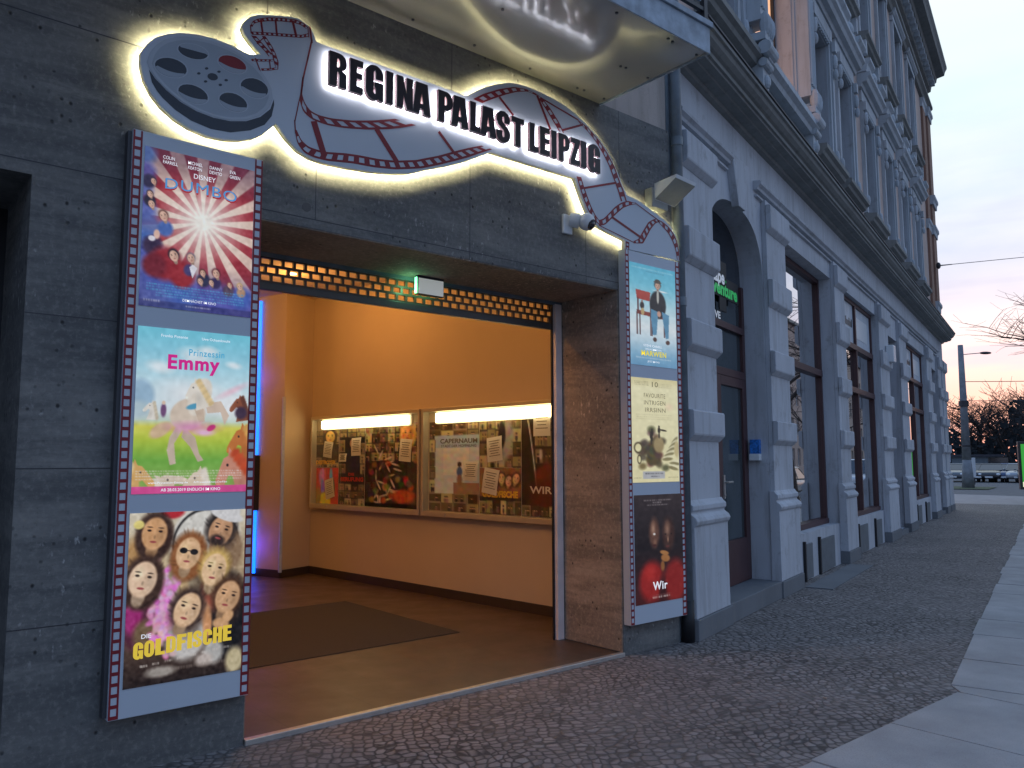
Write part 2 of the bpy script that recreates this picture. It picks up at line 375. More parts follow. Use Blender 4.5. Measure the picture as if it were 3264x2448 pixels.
# lining of the entrance sides and underside, foyer light put into its brown tone
mLin = mJambLit
MB().box(5.062, 5.0695, YW+.006, YB-.05, .03, 3.062).box(1.8655, 1.873, YW+.006, YB-.05, .03, 3.062).box(1.873, 5.062, YW+.006, YB-.03, 3.0625, 3.0695).build('entrance_lining', mLin, cin)
# balcony
bal = MB().box(-6.0, 4.86, 3.46, YW-.002, 4.672, 4.69); bal.build('soffit', mSoff, cin, label='glossy cream soffit of the balcony reflecting the sign')
MB().box(-6.0, 4.862, 3.45, YW-.002, 4.692, 4.90).build('balcony_slab', mZinc, cin, bevel=.006)
MB().box(-6.01, 4.868, 3.438, 3.449, 4.655, 4.86).box(4.863, 4.872, 3.45, YW-.002, 4.655, 4.86).box(-6.03, 4.89, 3.42, 3.452, 4.86, 4.905).box(4.86, 4.89, 3.452, YW-.002, 4.86, 4.905).build('fascia', mZinc, cin, bevel=.003)
for x, y in [(2.36, 4.5), (2.9, 4.5), (3.44, 4.5), (3.99, 4.5), (4.51, 4.5), (4.58, 4.49), (4.82, 4.49), (3.93, 3.53), (4.47, 3.52), (4.53, 3.53), (4.51, 4.02), (4.56, 4.01), (4.82, 4.01), (4.82, 3.53), (3.3, 3.53), (2.8, 4.0), (3.3, 4.0), (2.7, 3.53)]:
    MB().tube((x, y, 4.673), (x, y, 4.664), .011, n=10).build('screw', mDark, cin)
rl = MB()
rl.box(-6, 4.86, 3.45, 3.49, 5.90, 5.94).box(-6, 4.86, 3.455, 3.485, 4.99, 5.02).box(4.83, 4.86, 3.49, YW, 5.90, 5.94).box(4.83, 4.86, 3.49, YW, 4.99, 5.02)
x = 4.845
while x > -6: rl.box(x-.02, x+.02, 3.45, 3.49, 4.9, 5.9); x -= 1.1
rl.build('railing', mDark, cin)
rp = MB()
x = 4.80
while x > -6: rp.box(x-.9, x, 3.46, 3.475, 5.06, 5.86); x -= 1.1
rp.build('railing_panel', mZinc, cin)

# interior room
b0 = Vector((5.665, 6.152, 0)); a0 = Vector((5.256, 10.731, 0)); c0 = Vector((4.735, 10.531, 0)); l0 = Vector((4.55, 11.06, 0))
wd = (a0-b0).normalized(); e0 = b0-wd*.84
ZC = 3.97
pts = [e0, a0, c0, l0, Vector((4.0, 13.6, 0)), Vector((-1.2, 13.6, 0)), Vector((-1.2, 5.31, 0))]
wl = MB()
for p, q in zip(pts, pts[1:]):
    wl.quad((p.x, p.y, 0), (q.x, q.y, 0), (q.x, q.y, ZC), (p.x, p.y, ZC))
wl.quad((e0.x, YB-.005, 0), (e0.x, YB-.005, ZC), (e0.x, e0.y+.02, ZC), (e0.x, e0.y+.02, 0))
wl.build('foyer_wall', mCream, cin)
MB().quad((-1.3, 5.3, ZC), (6, 5.3, ZC), (6, 13.7, ZC), (-1.3, 13.7, ZC)).build('foyer_ceiling', mCeil, cin)
sk = MB()
for p, q in list(zip(pts, pts[1:]))[:4]:
    d = (q-p).normalized(); n = Vector((-d.y, d.x, 0)); mid = (p+q)/2+n*.006+Vector((0, 0, .075))
    sk.obox(mid, d*((q-p).length/2), n*.006, Vector((0, 0, .052)))
sk.build('skirting', mSkirt, cin)
# corner guard of the wall return
MB().obox(c0+Vector((-.012, -.012, 1.3)), (.02, -.004, 0), (.004, .02, 0), (0, 0, 1.2)).build('corner_guard', mAlu, cin)
t = Mt('brown_floor_tile')
gr = t.N.new('ShaderNodeTexBrick'); t.L.new(t.co(), gr.inputs[0]); gr.inputs['Scale'].default_value = 1; gr.offset = .5
for k, v in {'Brick Width': .6, 'Row Height': .6, 'Mortar Size': .003}.items(): gr.inputs[k].default_value = v
gr.inputs['Color1'].default_value = (.088, .060, .042, 1); gr.inputs['Color2'].default_value = (.105, .072, .05, 1); gr.inputs['Mortar'].default_value = (.05, .035, .026, 1)
t.set(col=t.mix(t.ramp(t.noise(1.2, 5), [(.35, 0), (.75, .45)]), gr.outputs[0], (.055, .038, .028)), rough=t.ramp(t.noise(3, 4), [(.3, .33), (.7, .5)])); t.bump(t.noise(60, 3), .06, .003)
mFloor = t.m
MB().box(-1.2, 5.9, YW+.03, 13.6, -.05, .022).build('tiled_floor', mFloor, cin)
MB().box(1.872, 5.065, YW-.02, YW+.028, -.05, .03).build('threshold', mAlu, cin, bevel=.004)
# back door of the foyer
bd = MB().box(.6, 2.6, 13.5, 13.57, .03, 2.2).build('foyer_door', mBrown, cin)
MB().box(1.50, 1.54, 13.42, 13.498, 1.0, 1.2).box(1.66, 1.70, 13.42, 13.498, 1.0, 1.2).build('handle', mAlu, bd)

mm = MB().box(-.6, 4.52, 6.12, 8.3, .0225, .029).build('dark_floor_sheet', mFloorSheet, None, bevel=.002)  # low dark sheet covering part of the tiled floor
tag(mm, 'large dark thin sheet laid on the brown foyer floor', 'mat')

# ---- roller shutter
sh = thing('roller_shutter', (1.9, YB, 2.8), 'raised roller shutter with brick-pattern openings at the top of the entrance', 'shutter')
x0, x1 = 1.87, 4.955
g = MB(); zr = [3.005, 2.9465, 2.888]
yS0, yS1 = YB-.012, YB+.012
# horizontal members between the rows
zb = [3.036, 3.026, 2.984, 2.9675, 2.9255, 2.909, 2.867, 2.862]
g.box(x0, x1, yS0, yS1, 3.026, 3.05); g.box(x0, x1, yS0, yS1, 2.9675, 2.984); g.box(x0, x1, yS0, yS1, 2.909, 2.9255); g.box(x0, x1, yS0, yS1, 2.855, 2.867)
for r, z in enumerate(zr):
    x = 2.23+.043*(r % 2)+.043-.086*5
    while x < x1:
        if x > x0+.02: g.box(x-.0105, x+.0105, yS0+.001, yS1-.001, z-.021, z+.021)
        x += .086
g.build('grille', plain('bronze_brown_metal', (.11, .085, .065), .4, .3), sh)
MB().box(x0, x1, YB-.02, YB+.02, 2.80, 2.854).build('bottom_bar', plain('brown_grey_metal', (.10, .095, .09), .4, .3), sh, bevel=.004)
mRail = plain('pale_guide_rail', (.80, .70, .66), .45)
MB().box(4.985, 5.061, YB-.045, YB+.03, .022, 3.04).build('guide_rail', mRail, sh, bevel=.004)
MB().box(1.867, 1.945, YB-.045, YB+.03, .022, 3.04).build('guide_rail', mRail, sh, bevel=.004)
MB().box(4.966, 4.984, YB-.008, YB+.008, .022, 3.04).build('rubber_seal', mBlack, sh)
# ---- emergency light box under the lintel
ex = thing('emergency_light', (3.52, 5.2, 3.06), 'small white box hung in front of the shutter grille, glowing green on its far side', 'light')
MB().box(3.428, 3.664, 5.196, 5.202, 2.918, 3.042).build('front_plate', emit('white_plate', (.8, .85, .8), .28), ex, bevel=.002)
MB().box(3.42, 3.672, 5.203, 5.245, 2.912, 3.066).build('housing', mDark, ex, bevel=.003)
MB().quad((3.43, 5.2475, 2.92), (3.66, 5.2475, 2.92), (3.66, 5.2475, 3.04), (3.43, 5.2475, 3.04)).build('green_lens', emit('green_lens_glow', (.2, 1, .45), 2.2), ex)
MB().quad((3.4185, 5.207, 2.92), (3.4185, 5.243, 2.92), (3.4185, 5.243, 3.05), (3.4185, 5.207, 3.05)).build('green_lens', bpy.data.materials['green_lens_glow'], ex)

def lamp(name, kind, loc, energy, colr, size=.1, parent=None, **k):
    l = bpy.data.lights.new(name, kind); l.energy = energy; l.color = colr
    if kind == 'AREA': l.size = size
    else: l.shadow_soft_size = size
    for a, v in k.items(): setattr(l, a, v)
    o = bpy.data.objects.new(name, l); col.objects.link(o); o.location = loc
    if parent: o.parent = parent; o.location = Vector(loc)-OFF[parent.name]
    return o
lamp('green_glow', 'POINT', (3.37, 5.24, 2.96), .55, (.3, 1, .5), .03, ex)
# ---- recessed ceiling spots of the foyer; all after the first two are unseen, added for their light
WARM = (1, .46, .115)
for k, (x, y, e) in enumerate([(4.26, 9.34, 15), (4.50, 8.45, 16), (3.1, 5.8, 26), (1.6, 6.4, 88), (1.6, 9.4, 20), (2.9, 11.6, 24), (.2, 8.0, 18)]):
    dl = thing('ceiling_spot', (x, y, ZC), ['round recessed ceiling spot above the first notice cases, nearer the wall return', 'round recessed ceiling spot close to the right foyer wall', 'added unseen ceiling spot just inside the shutter', 'added unseen ceiling spot before the dark floor sheet, lighting the entrance sides', 'added unseen ceiling spot in the middle of the foyer', 'added unseen ceiling spot deep in the foyer', 'added unseen ceiling spot at the far left of the foyer'][k], 'ceiling light', 'recessed spots in the foyer ceiling')
    MB().tube((x, y, ZC-.001), (x, y, ZC-.012), .075, n=20).build('trim_ring', mAlu, dl)
    MB().tube((x, y, ZC-.0125), (x, y, ZC-.016), .055, n=20).build('lens', emit('warm_lens', (1, .62, .25), 9) if k == 0 else bpy.data.materials['warm_lens'], dl)
    lamp('ceiling_spot_lamp', 'POINT', (x, y, ZC-.22), e*1.0, WARM, .15, dl)

# ---- blue light tube in two lengths
bl = thing('blue_light_tube', (4.50, 11.10, 0), 'tall blue glowing light tube in the foyer, split by a dark box', 'light')
mBlue = Mt('blue_tube_glow'); mBlue.set(col=(.1, .2, .8), ecol=(.0, .13, 1.0), estr=3.2); mBlue = mBlue.m
bx, by = 4.545, 10.98
MB().tube((bx, by, .06), (bx, by, .92), .022).build('tube', mBlue, bl)
MB().tube((bx, by, 1.70), (bx, by, 3.9), .022).build('tube', mBlue, bl)
MB().box(bx-.035, bx+.035, by-.03, by+.03, .93, 1.69).build('dark_box', mBlack, bl)
lamp('blue_spill', 'POINT', (bx-.12, by-.1, 2.8), 1.2, (.12, .05, 1), .1, bl); lamp('blue_spill', 'POINT', (bx-.12, by-.1, .45), 3, (.12, .05, 1), .1, bl)

# ---------------------------------------------------------------- printing: pictures painted as colour attributes on fine meshes
SS = 2
class Paint:
    def __init__(s, w, h, c=(128, 128, 128)):
        s.w, s.h = w, h; W, H = w*SS, h*SS
        s.X, s.Y = np.meshgrid((np.arange(W)+.5)/W, (np.arange(H)+.5)/H)
        s.I = np.ones((H, W, 3))*np.array(c, float); s.rng = np.random.RandomState(w*7+h)
    def put(s, m, c):
        m = np.clip(m, 0, 1)[..., None]; s.I = s.I*(1-m)+np.array(c, float)*m; return s
    def grad(s, stops):
        ys = [a for a, _ in stops]
        for k in range(3): s.I[..., k] = np.interp(s.Y, ys, [c[k] for _, c in stops])
        return s
    def el(s, cx, cy, rx, ry, c, soft=.12, rot=0, a=1):
        asp = s.h/s.w; dx = s.X-cx; dy = (s.Y-cy)*asp; t = math.radians(rot); ry *= asp
        u = dx*math.cos(t)+dy*math.sin(t); v = -dx*math.sin(t)+dy*math.cos(t)
        r = np.sqrt((u/rx)**2+(v/ry)**2); return s.put((1-r)/soft*a if a == 1 else np.clip((1-r)/soft, 0, 1)*a, c)
    def poly(s, pts, c, a=1):
        ins = np.zeros(s.X.shape, bool); n = len(pts)
        for i in range(n):
            x1, y1 = pts[i]; x2, y2 = pts[(i+1) % n]
            if y1 == y2: continue
            ins ^= ((y1 > s.Y) != (y2 > s.Y)) & (s.X < (x2-x1)*(s.Y-y1)/(y2-y1)+x1)
        return s.put(ins*a, c)
    def rect(s, x0, y0, x1, y1, c, a=1): return s.put(((s.X > x0) & (s.X < x1) & (s.Y > y0) & (s.Y < y1))*a, c)
    def nz(s, amp, gw, gh, mono=False):
        H, W = s.X.shape; g = s.rng.randn(gh, gw, 1 if mono else 3)
        yi = np.clip(s.Y[:, 0]*gh-.5, 0, gh-1.001); xi = np.clip(s.X[0]*gw-.5, 0, gw-1.001)
        y0 = yi.astype(int); x0 = xi.astype(int); fy = (yi-y0)[:, None, None]; fx = (xi-x0)[None, :, None]
        y1 = np.minimum(y0+1, gh-1); x1 = np.minimum(x0+1, gw-1)
        v = (g[y0][:, x0]*(1-fy)+g[y1][:, x0]*fy)*(1-fx)+(g[y0][:, x1]*(1-fy)+g[y1][:, x1]*fy)*fx
        s.I = np.clip(s.I+v*amp, 0, 255); return s
    def head(s, cx, cy, r, skin, hair, rot=0, long_=0, hat=None, glasses=False, beard=None):
        sk = np.array(skin, float)
        if long_: s.el(cx, cy+r*.35*s.w/s.h, r*1.22, r*1.65*s.w/s.h, hair, .2, rot)
        s.el(cx, cy-r*.12*s.w/s.h, r*1.16, r*1.34*s.w/s.h, hair, .38, rot)
        for _ in range(14 if r > .06 else 0):
            a = s.rng.uniform(0, 2*PI); hc = np.clip(np.array(hair)*s.rng.uniform(.4, 1.15), 0, 255); s.el(cx+r*.98*math.cos(a), cy+(r*(1.2 if not long_ or math.sin(a) < 0 else 1.7)*math.sin(a)-r*.1)*s.w/s.h, r*.09, r*.30*s.w/s.h, hc, .8, math.degrees(a)*.6+rot, .4)
        t = math.radians(rot); k = s.w/s.h
        def P(u, v): return cx+(u*math.cos(t)-v*math.sin(t))*r, cy+(u*math.sin(t)+v*math.cos(t))*r*k
        s.el(*P(0, 1.15), r*.42, r*.6*k, sk*.72, .3, rot)
        s.el(*P(0, .12), r*.80, r*1.08*k, sk, .15, rot)
        s.el(*P(.42, .2), r*.42, r*.8*k, sk*.80, .9, rot, .7); s.el(*P(-.25, -.2), r*.4, r*.5*k, np.minimum(255, sk*1.15), .9, rot, .7)
        if beard: s.el(*P(0, .78), r*.62, r*.48*k, beard, .4, rot); 
        for sx in (-.33, .33):
            if glasses: s.el(*P(sx, -.02), r*.27, r*.2*k, (25, 20, 20), .2, rot)
            else:
                s.el(*P(sx, -.05), r*.15, r*.085*k, (45, 30, 25), .4, rot); s.el(*P(sx, -.26), r*.22, r*.05*k, np.array(hair)*.6, .5, rot, .8)
        if glasses: s.el(*P(0, -.05), r*.3, r*.03*k, (40, 30, 30), .3, rot)
        s.el(*P(.04, .32), r*.09, r*.16*k, sk*.72, .6, rot, .8); s.el(*P(0, .62), r*.24, r*.085*k, (165, 75, 75), .4, rot)
        if hat is not None: s.el(*P(0, -.95), r*1.25, r*.42*k, hat, .2, rot); s.el(*P(0, -1.3), r*.9, r*.6*k, hat, .2, rot)
        return s
    def horse_head(s, x, y, k, c, mane, flip=1, a=0):
        t = math.radians(a); asp = s.w/s.h
        def T(P): return [(x+flip*k*(u*math.cos(t)-v*math.sin(t)), y+k*asp*(u*math.sin(t)+v*math.cos(t))) for u, v in P]
        c = np.array(c, float); s.poly(T([(-.75, 1.3), (-.55, .3), (-.32, -.25), (-.24, -.62), (-.10, -.36), (.08, -.34), (.34, -.08), (.62, .22), (.70, .42), (.60, .56), (.42, .50), (.16, .26), (.04, .34), (.10, .7), (.35, 1.3)]), c)
        for i in range(9):
            f = i/8; (mx, my), = T([(-.36-.3*f, -.35+1.5*f)]); s.el(mx, my, k*.17, k*.26*asp, np.array(mane)*(.96+.06*(i % 2)), .5, -25*flip+a)
        (ex, ey), (nx, ny), (jx, jy) = T([(.05, -.08), (.60, .38), (-.05, .7)]); s.el(jx, jy, k*.28, k*.5*asp, c*.84, .9, 0, .6); s.el(ex, ey, k*.05, k*.06*asp, (40, 30, 30), .4); s.el(nx, ny, k*.10, k*.10*asp, np.minimum(255, c*1.12), .6); return s
    def lines(s, x0, x1, y, hgt, c, n, a=.8):
        """a row of credit-block lettering too small to read"""
        x = x0
        while x < x1:
            w = s.rng.uniform(.5, 1.4)*(x1-x0)/n
            s.rect(x, y-hgt/2, min(x+w*.75, x1), y+hgt/2, c, a*s.rng.uniform(.5, 1)); x += w
        return s
    def mesh(s, name, mapf, m, parent=None):
        I = s.I.reshape(s.h, SS, s.w, SS, 3).mean((1, 3))/255.0
        I = np.where(I <= .04045, I/12.92, ((I+.055)/1.055)**2.4)
        w, h = s.w, s.h; mb = MB()
        mb.v = [tuple(mapf((i)/(w-1), (jj)/(h-1))) for jj in range(h) for i in range(w)]
        mb.f = [(jj*w+i, (jj+1)*w+i, (jj+1)*w+i+1, jj*w+i+1) for jj in range(h-1) for i in range(w-1)]
        o = mb.build(name, m, parent)
        at = o.data.color_attributes.new('Print', 'FLOAT_COLOR', 'POINT')
        at.data.foreach_set('color', np.concatenate([I.reshape(-1, 3), np.ones((w*h, 1))], 1).astype(np.float32).ravel())
        return o

# outline, reel and film lines of the sign, metres along the wall and up
SG = {'OUT':[[1.148,3.78],[1.148,3.837],[1.177,3.896],[1.219,3.948],[1.278,3.989],[1.347,4.022],[1.44,4.047],[1.538,4.056],[1.638,4.052],[1.724,4.033],[1.759,4.031],[1.824,4.056],[1.792,4.079],[1.752,4.114],[1.72,4.147],[1.704,4.186],[1.718,4.226],[1.752,4.268],[1.804,4.3],[1.902,4.333],[1.993,4.36],[2.059,4.369],[2.117,4.35],[2.157,4.322],[2.172,4.29],[2.182,4.26],[3.379,4.263],[3.463,4.327],[3.563,4.393],[3.665,4.445],[3.754,4.482],[3.83,4.503],[3.954,4.521],[4.081,4.517],[4.228,4.508],[4.38,4.483],[4.5,4.447],[4.623,4.397],[4.749,4.326],[4.858,4.242],[4.931,4.16],[5.005,4.058],[5.061,3.963],[5.117,3.895],[5.25,3.881],[5.375,3.847],[5.503,3.808],[5.634,3.764],[5.7,3.724],[5.766,3.661],[5.804,3.584],[5.822,3.507],[5.823,3.427],[5.08,3.415],[5.08,3.488],[4.879,3.519],[4.765,3.542],[4.698,3.573],[4.632,3.633],[4.578,3.717],[4.53,3.811],[4.483,3.9],[3.606,3.897],[3.464,3.818],[3.326,3.748],[3.193,3.689],[3.064,3.639],[2.888,3.564],[2.72,3.524],[2.559,3.502],[2.403,3.488],[2.253,3.481],[2.156,3.489],[2.071,3.519],[1.995,3.579],[1.929,3.651],[1.912,3.628],[1.86,3.57],[1.791,3.52],[1.706,3.485],[1.623,3.467],[1.525,3.462],[1.421,3.48],[1.342,3.512],[1.264,3.563],[1.21,3.621],[1.17,3.69]],'DISC':[[1.181,3.791],[1.186,3.841],[1.214,3.9],[1.264,3.955],[1.332,3.996],[1.425,4.025],[1.522,4.037],[1.621,4.033],[1.716,4.012],[1.795,3.977],[1.859,3.926],[1.901,3.867],[1.912,3.799],[1.891,3.73],[1.83,3.663],[1.745,3.613],[1.652,3.587],[1.553,3.58],[1.456,3.591],[1.369,3.619],[1.291,3.662],[1.228,3.712],[1.193,3.754]],'SIDE':[[1.193,3.754],[1.211,3.686],[1.238,3.646],[1.27,3.614],[1.34,3.565],[1.427,3.528],[1.539,3.509],[1.654,3.519],[1.772,3.564],[1.858,3.622],[1.901,3.688],[1.915,3.764],[1.912,3.799],[1.891,3.73],[1.83,3.663],[1.745,3.613],[1.652,3.587],[1.553,3.58],[1.456,3.591],[1.369,3.619],[1.291,3.662],[1.228,3.712]],'H0':[[1.508,3.94],[1.501,3.926],[1.487,3.913],[1.466,3.902],[1.442,3.895],[1.416,3.891],[1.391,3.892],[1.369,3.897],[1.353,3.906],[1.344,3.917],[1.343,3.931],[1.349,3.944],[1.363,3.957],[1.383,3.968],[1.407,3.975],[1.433,3.979],[1.458,3.979],[1.481,3.974],[1.497,3.965],[1.507,3.953]],'H1':[[1.393,3.804],[1.385,3.786],[1.37,3.77],[1.348,3.757],[1.323,3.749],[1.296,3.745],[1.27,3.747],[1.249,3.754],[1.233,3.766],[1.224,3.781],[1.223,3.798],[1.23,3.815],[1.245,3.831],[1.266,3.844],[1.291,3.853],[1.318,3.857],[1.344,3.855],[1.366,3.848],[1.383,3.837],[1.392,3.821]],'H2':[[1.733,3.927],[1.724,3.912],[1.708,3.899],[1.686,3.889],[1.661,3.884],[1.636,3.884],[1.612,3.889],[1.592,3.898],[1.577,3.91],[1.57,3.925],[1.571,3.941],[1.58,3.956],[1.596,3.969],[1.617,3.978],[1.642,3.983],[1.667,3.984],[1.692,3.979],[1.712,3.97],[1.727,3.958],[1.734,3.943]],'H3':[[1.871,3.826],[1.861,3.807],[1.845,3.791],[1.822,3.779],[1.797,3.772],[1.77,3.771],[1.746,3.776],[1.726,3.786],[1.712,3.8],[1.705,3.817],[1.706,3.835],[1.716,3.853],[1.732,3.869],[1.754,3.881],[1.779,3.889],[1.806,3.89],[1.831,3.886],[1.851,3.876],[1.866,3.862],[1.873,3.845]],'H4':[[1.515,3.674],[1.506,3.659],[1.49,3.646],[1.468,3.637],[1.443,3.632],[1.417,3.633],[1.393,3.639],[1.373,3.649],[1.359,3.662],[1.352,3.678],[1.353,3.694],[1.362,3.71],[1.377,3.723],[1.399,3.732],[1.423,3.737],[1.449,3.736],[1.474,3.731],[1.494,3.721],[1.509,3.707],[1.516,3.691]],'H5':[[1.745,3.696],[1.736,3.679],[1.719,3.666],[1.697,3.656],[1.672,3.651],[1.646,3.652],[1.622,3.658],[1.603,3.668],[1.589,3.682],[1.582,3.698],[1.584,3.714],[1.593,3.73],[1.609,3.744],[1.63,3.754],[1.655,3.759],[1.681,3.759],[1.705,3.753],[1.726,3.743],[1.74,3.729],[1.747,3.713]],'H6':[[1.569,3.822],[1.566,3.815],[1.56,3.809],[1.553,3.804],[1.544,3.801],[1.535,3.799],[1.526,3.8],[1.519,3.803],[1.513,3.807],[1.51,3.813],[1.51,3.82],[1.513,3.827],[1.519,3.833],[1.526,3.839],[1.535,3.842],[1.544,3.843],[1.553,3.843],[1.56,3.84],[1.566,3.835],[1.569,3.829]],'H7':[[1.514,3.863],[1.511,3.857],[1.503,3.852],[1.496,3.852],[1.493,3.857],[1.496,3.863],[1.503,3.868],[1.51,3.868]],'H8':[[1.585,3.867],[1.582,3.86],[1.575,3.856],[1.567,3.856],[1.564,3.86],[1.567,3.866],[1.574,3.871],[1.582,3.871]],'H9':[[1.629,3.829],[1.626,3.822],[1.618,3.818],[1.61,3.818],[1.607,3.822],[1.61,3.829],[1.618,3.833],[1.625,3.833]],'H10':[[1.596,3.79],[1.593,3.784],[1.585,3.779],[1.578,3.779],[1.574,3.783],[1.577,3.79],[1.585,3.794],[1.592,3.794]],'H11':[[1.511,3.784],[1.508,3.778],[1.5,3.773],[1.493,3.773],[1.49,3.777],[1.493,3.784],[1.5,3.788],[1.507,3.788]],'H12':[[1.471,3.82],[1.468,3.813],[1.461,3.809],[1.453,3.809],[1.45,3.813],[1.453,3.819],[1.46,3.824],[1.467,3.824]],'ao':[[1.753,4.208],[1.765,4.244],[1.796,4.271],[1.857,4.303],[1.948,4.334],[2.041,4.357],[2.098,4.352],[2.127,4.33]],'ai':[[1.766,4.208],[1.775,4.231],[1.801,4.25],[1.858,4.278],[1.948,4.31],[2.032,4.331],[2.079,4.332],[2.113,4.32]],'bo':[[1.754,4.175],[1.815,4.194],[1.905,4.22],[1.996,4.246],[2.081,4.27],[2.128,4.298]],'bi':[[1.764,4.158],[1.816,4.174],[1.905,4.2],[1.997,4.226],[2.081,4.25],[2.124,4.271]],'co':[[1.759,4.152],[1.8,4.113],[1.845,4.083],[1.873,4.057]],'ci':[[1.79,4.159],[1.826,4.131],[1.863,4.103],[1.891,4.076]],'do':[[1.825,4.171],[1.862,4.125],[1.89,4.09],[1.9,4.048],[1.915,4.007]],'di':[[1.847,4.179],[1.889,4.135],[1.917,4.09],[1.937,4.042],[1.934,3.995]],'eo':[[1.764,4.006],[1.829,4.026],[1.9,4.05]],'ei':[[1.768,3.993],[1.83,4.011],[1.901,4.036]],'fo':[[1.826,3.967],[1.875,3.983],[1.92,4.004]],'fi':[[1.831,3.953],[1.884,3.972],[1.934,3.995]],'go':[[2.088,3.907],[2.11,3.84],[2.149,3.796],[2.208,3.783],[2.296,3.787],[2.448,3.815],[2.606,3.86],[2.704,3.895],[2.77,3.918]],'gi':[[2.077,3.848],[2.102,3.773],[2.17,3.739],[2.278,3.734],[2.398,3.749],[2.554,3.782],[2.716,3.829],[2.827,3.87],[2.942,3.92]],'ho':[[2.051,3.64],[2.069,3.563],[2.118,3.512],[2.185,3.499],[2.273,3.5],[2.454,3.528],[2.611,3.539],[2.775,3.564],[2.945,3.61],[3.001,3.627],[3.128,3.68],[3.259,3.739],[3.394,3.803],[3.506,3.864],[3.616,3.92]],'hi':[[2.063,3.647],[2.097,3.588],[2.145,3.56],[2.222,3.555],[2.271,3.558],[2.401,3.583],[2.504,3.595],[2.643,3.605],[2.774,3.625],[2.945,3.672],[3.0,3.696],[3.127,3.748],[3.258,3.812],[3.394,3.874],[3.513,3.923]],'ko':[[3.435,4.257],[3.534,4.328],[3.679,4.408],[3.83,4.473],[3.954,4.495],[4.065,4.49],[4.113,4.473]],'ki':[[3.52,4.251],[3.621,4.313],[3.754,4.389],[3.861,4.442],[3.97,4.479],[4.065,4.475],[4.097,4.456]],'lo':[[4.5,4.412],[4.641,4.373],[4.77,4.299],[4.872,4.212],[4.964,4.108],[5.019,4.007],[5.075,3.919],[5.11,3.839]],'li':[[4.543,4.381],[4.64,4.334],[4.729,4.275],[4.82,4.188],[4.889,4.103],[4.943,4.003],[4.998,3.906],[5.034,3.823]],'mo':[[4.113,4.479],[4.211,4.414],[4.31,4.322],[4.363,4.248]],'mi':[[4.094,4.455],[4.186,4.369],[4.259,4.296],[4.309,4.246]],'no':[[4.499,3.919],[4.536,3.828],[4.578,3.741],[4.632,3.657],[4.698,3.59],[4.765,3.558]],'ni':[[4.554,3.924],[4.58,3.862],[4.618,3.79],[4.661,3.711],[4.71,3.644],[4.755,3.605]],'oo':[[4.765,3.553],[4.834,3.577],[4.905,3.638],[4.977,3.702],[5.063,3.77],[5.149,3.811],[5.223,3.833]],'oi':[[4.755,3.602],[4.812,3.624],[4.883,3.687],[4.955,3.756],[5.039,3.812],[5.125,3.847],[5.224,3.845]],'po':[[5.189,3.48],[5.314,3.499],[5.367,3.571],[5.421,3.649],[5.487,3.714],[5.547,3.743]],'pi':[[5.19,3.501],[5.252,3.529],[5.318,3.617],[5.39,3.708],[5.462,3.748],[5.502,3.764]],'qo':[[5.495,3.763],[5.594,3.748],[5.673,3.719],[5.746,3.666],[5.794,3.6],[5.816,3.515],[5.821,3.431]],'qi':[[5.527,3.735],[5.585,3.702],[5.658,3.663],[5.716,3.603],[5.755,3.54],[5.776,3.472],[5.782,3.431]],'ro':[[5.088,3.483],[5.084,3.411]],'ri':[[5.133,3.478],[5.129,3.411]],'BARS':[[[1.818,4.262],[1.83,4.193],0.013],[[1.91,4.297],[1.919,4.22],0.013],[[2.022,4.331],[2.043,4.258],0.017],[[1.753,4.217],[1.759,4.165],0.007],[[2.122,4.338],[2.129,4.27],0.007],[[2.137,4.334],[2.15,4.254],0.013],[[2.15,4.254],[2.127,4.133],0.011],[[2.127,4.133],[2.097,3.984],0.01],[[2.097,3.984],[2.088,3.888],0.012],[[2.098,3.947],[2.074,3.829],0.006],[[2.074,3.829],[2.05,3.694],0.007],[[2.05,3.694],[2.056,3.632],0.008],[[1.796,4.111],[1.839,4.167],0.006],[[1.831,4.115],[1.895,4.078],0.006],[[1.794,4.008],[1.818,3.957],0.008],[[1.878,4.031],[1.886,3.98],0.007],[[2.18,3.723],[2.247,3.544],0.043],[[2.634,3.799],[2.78,3.63],0.038],[[3.139,3.917],[3.269,3.8],0.024],[[3.694,4.341],[3.814,4.25],0.021],[[4.076,4.468],[4.206,4.246],0.024],[[4.351,4.27],[4.569,4.374],0.018],[[4.121,4.467],[4.517,4.406],0.013],[[4.596,3.842],[4.971,3.971],0.018],[[5.224,3.844],[5.502,3.76],0.009],[[4.765,3.556],[5.189,3.488],0.008],[[4.923,3.658],[5.309,3.543],0.022]]}

# ---------------------------------------------------------------- cinema sign over the entrance
sign = thing('cinema_sign', (3.4, YW, 3.4), 'large back-lit cinema sign, film reel and unrolling strip, reading REGINA PALAST LEIPZIG', 'sign')
def plane_y(y): return lambda a, b, d=0: (a, y+d, b)
OUT = SG['OUT']
def area(P): return sum(P[i][0]*P[(i+1) % len(P)][1]-P[(i+1) % len(P)][0]*P[i][1] for i in range(len(P)))/2
def resample(P, n, closed=False):
    Q = [Vector((*p, 0)) for p in P]+([Vector((*P[0], 0))] if closed else [])
    L = [0]
    for a, b in zip(Q, Q[1:]): L.append(L[-1]+(b-a).length)
    out = []
    m = n if closed else n-1; k = 0
    for i in range(n):
        t = L[-1]*i/m
        while k < len(L)-2 and L[k+1] < t: k += 1
        f = (t-L[k])/max(1e-9, L[k+1]-L[k]); q = Q[k].lerp(Q[k+1], f); out.append((q.x, q.y))
    return out
def smooth(P, it=1):
    for _ in range(it):
        P = [P[0]]+[((P[i-1][0]+2*P[i][0]+P[i+1][0])/4, (P[i-1][1]+2*P[i][1]+P[i+1][1])/4) for i in range(1, len(P)-1)]+[P[-1]]
    return P
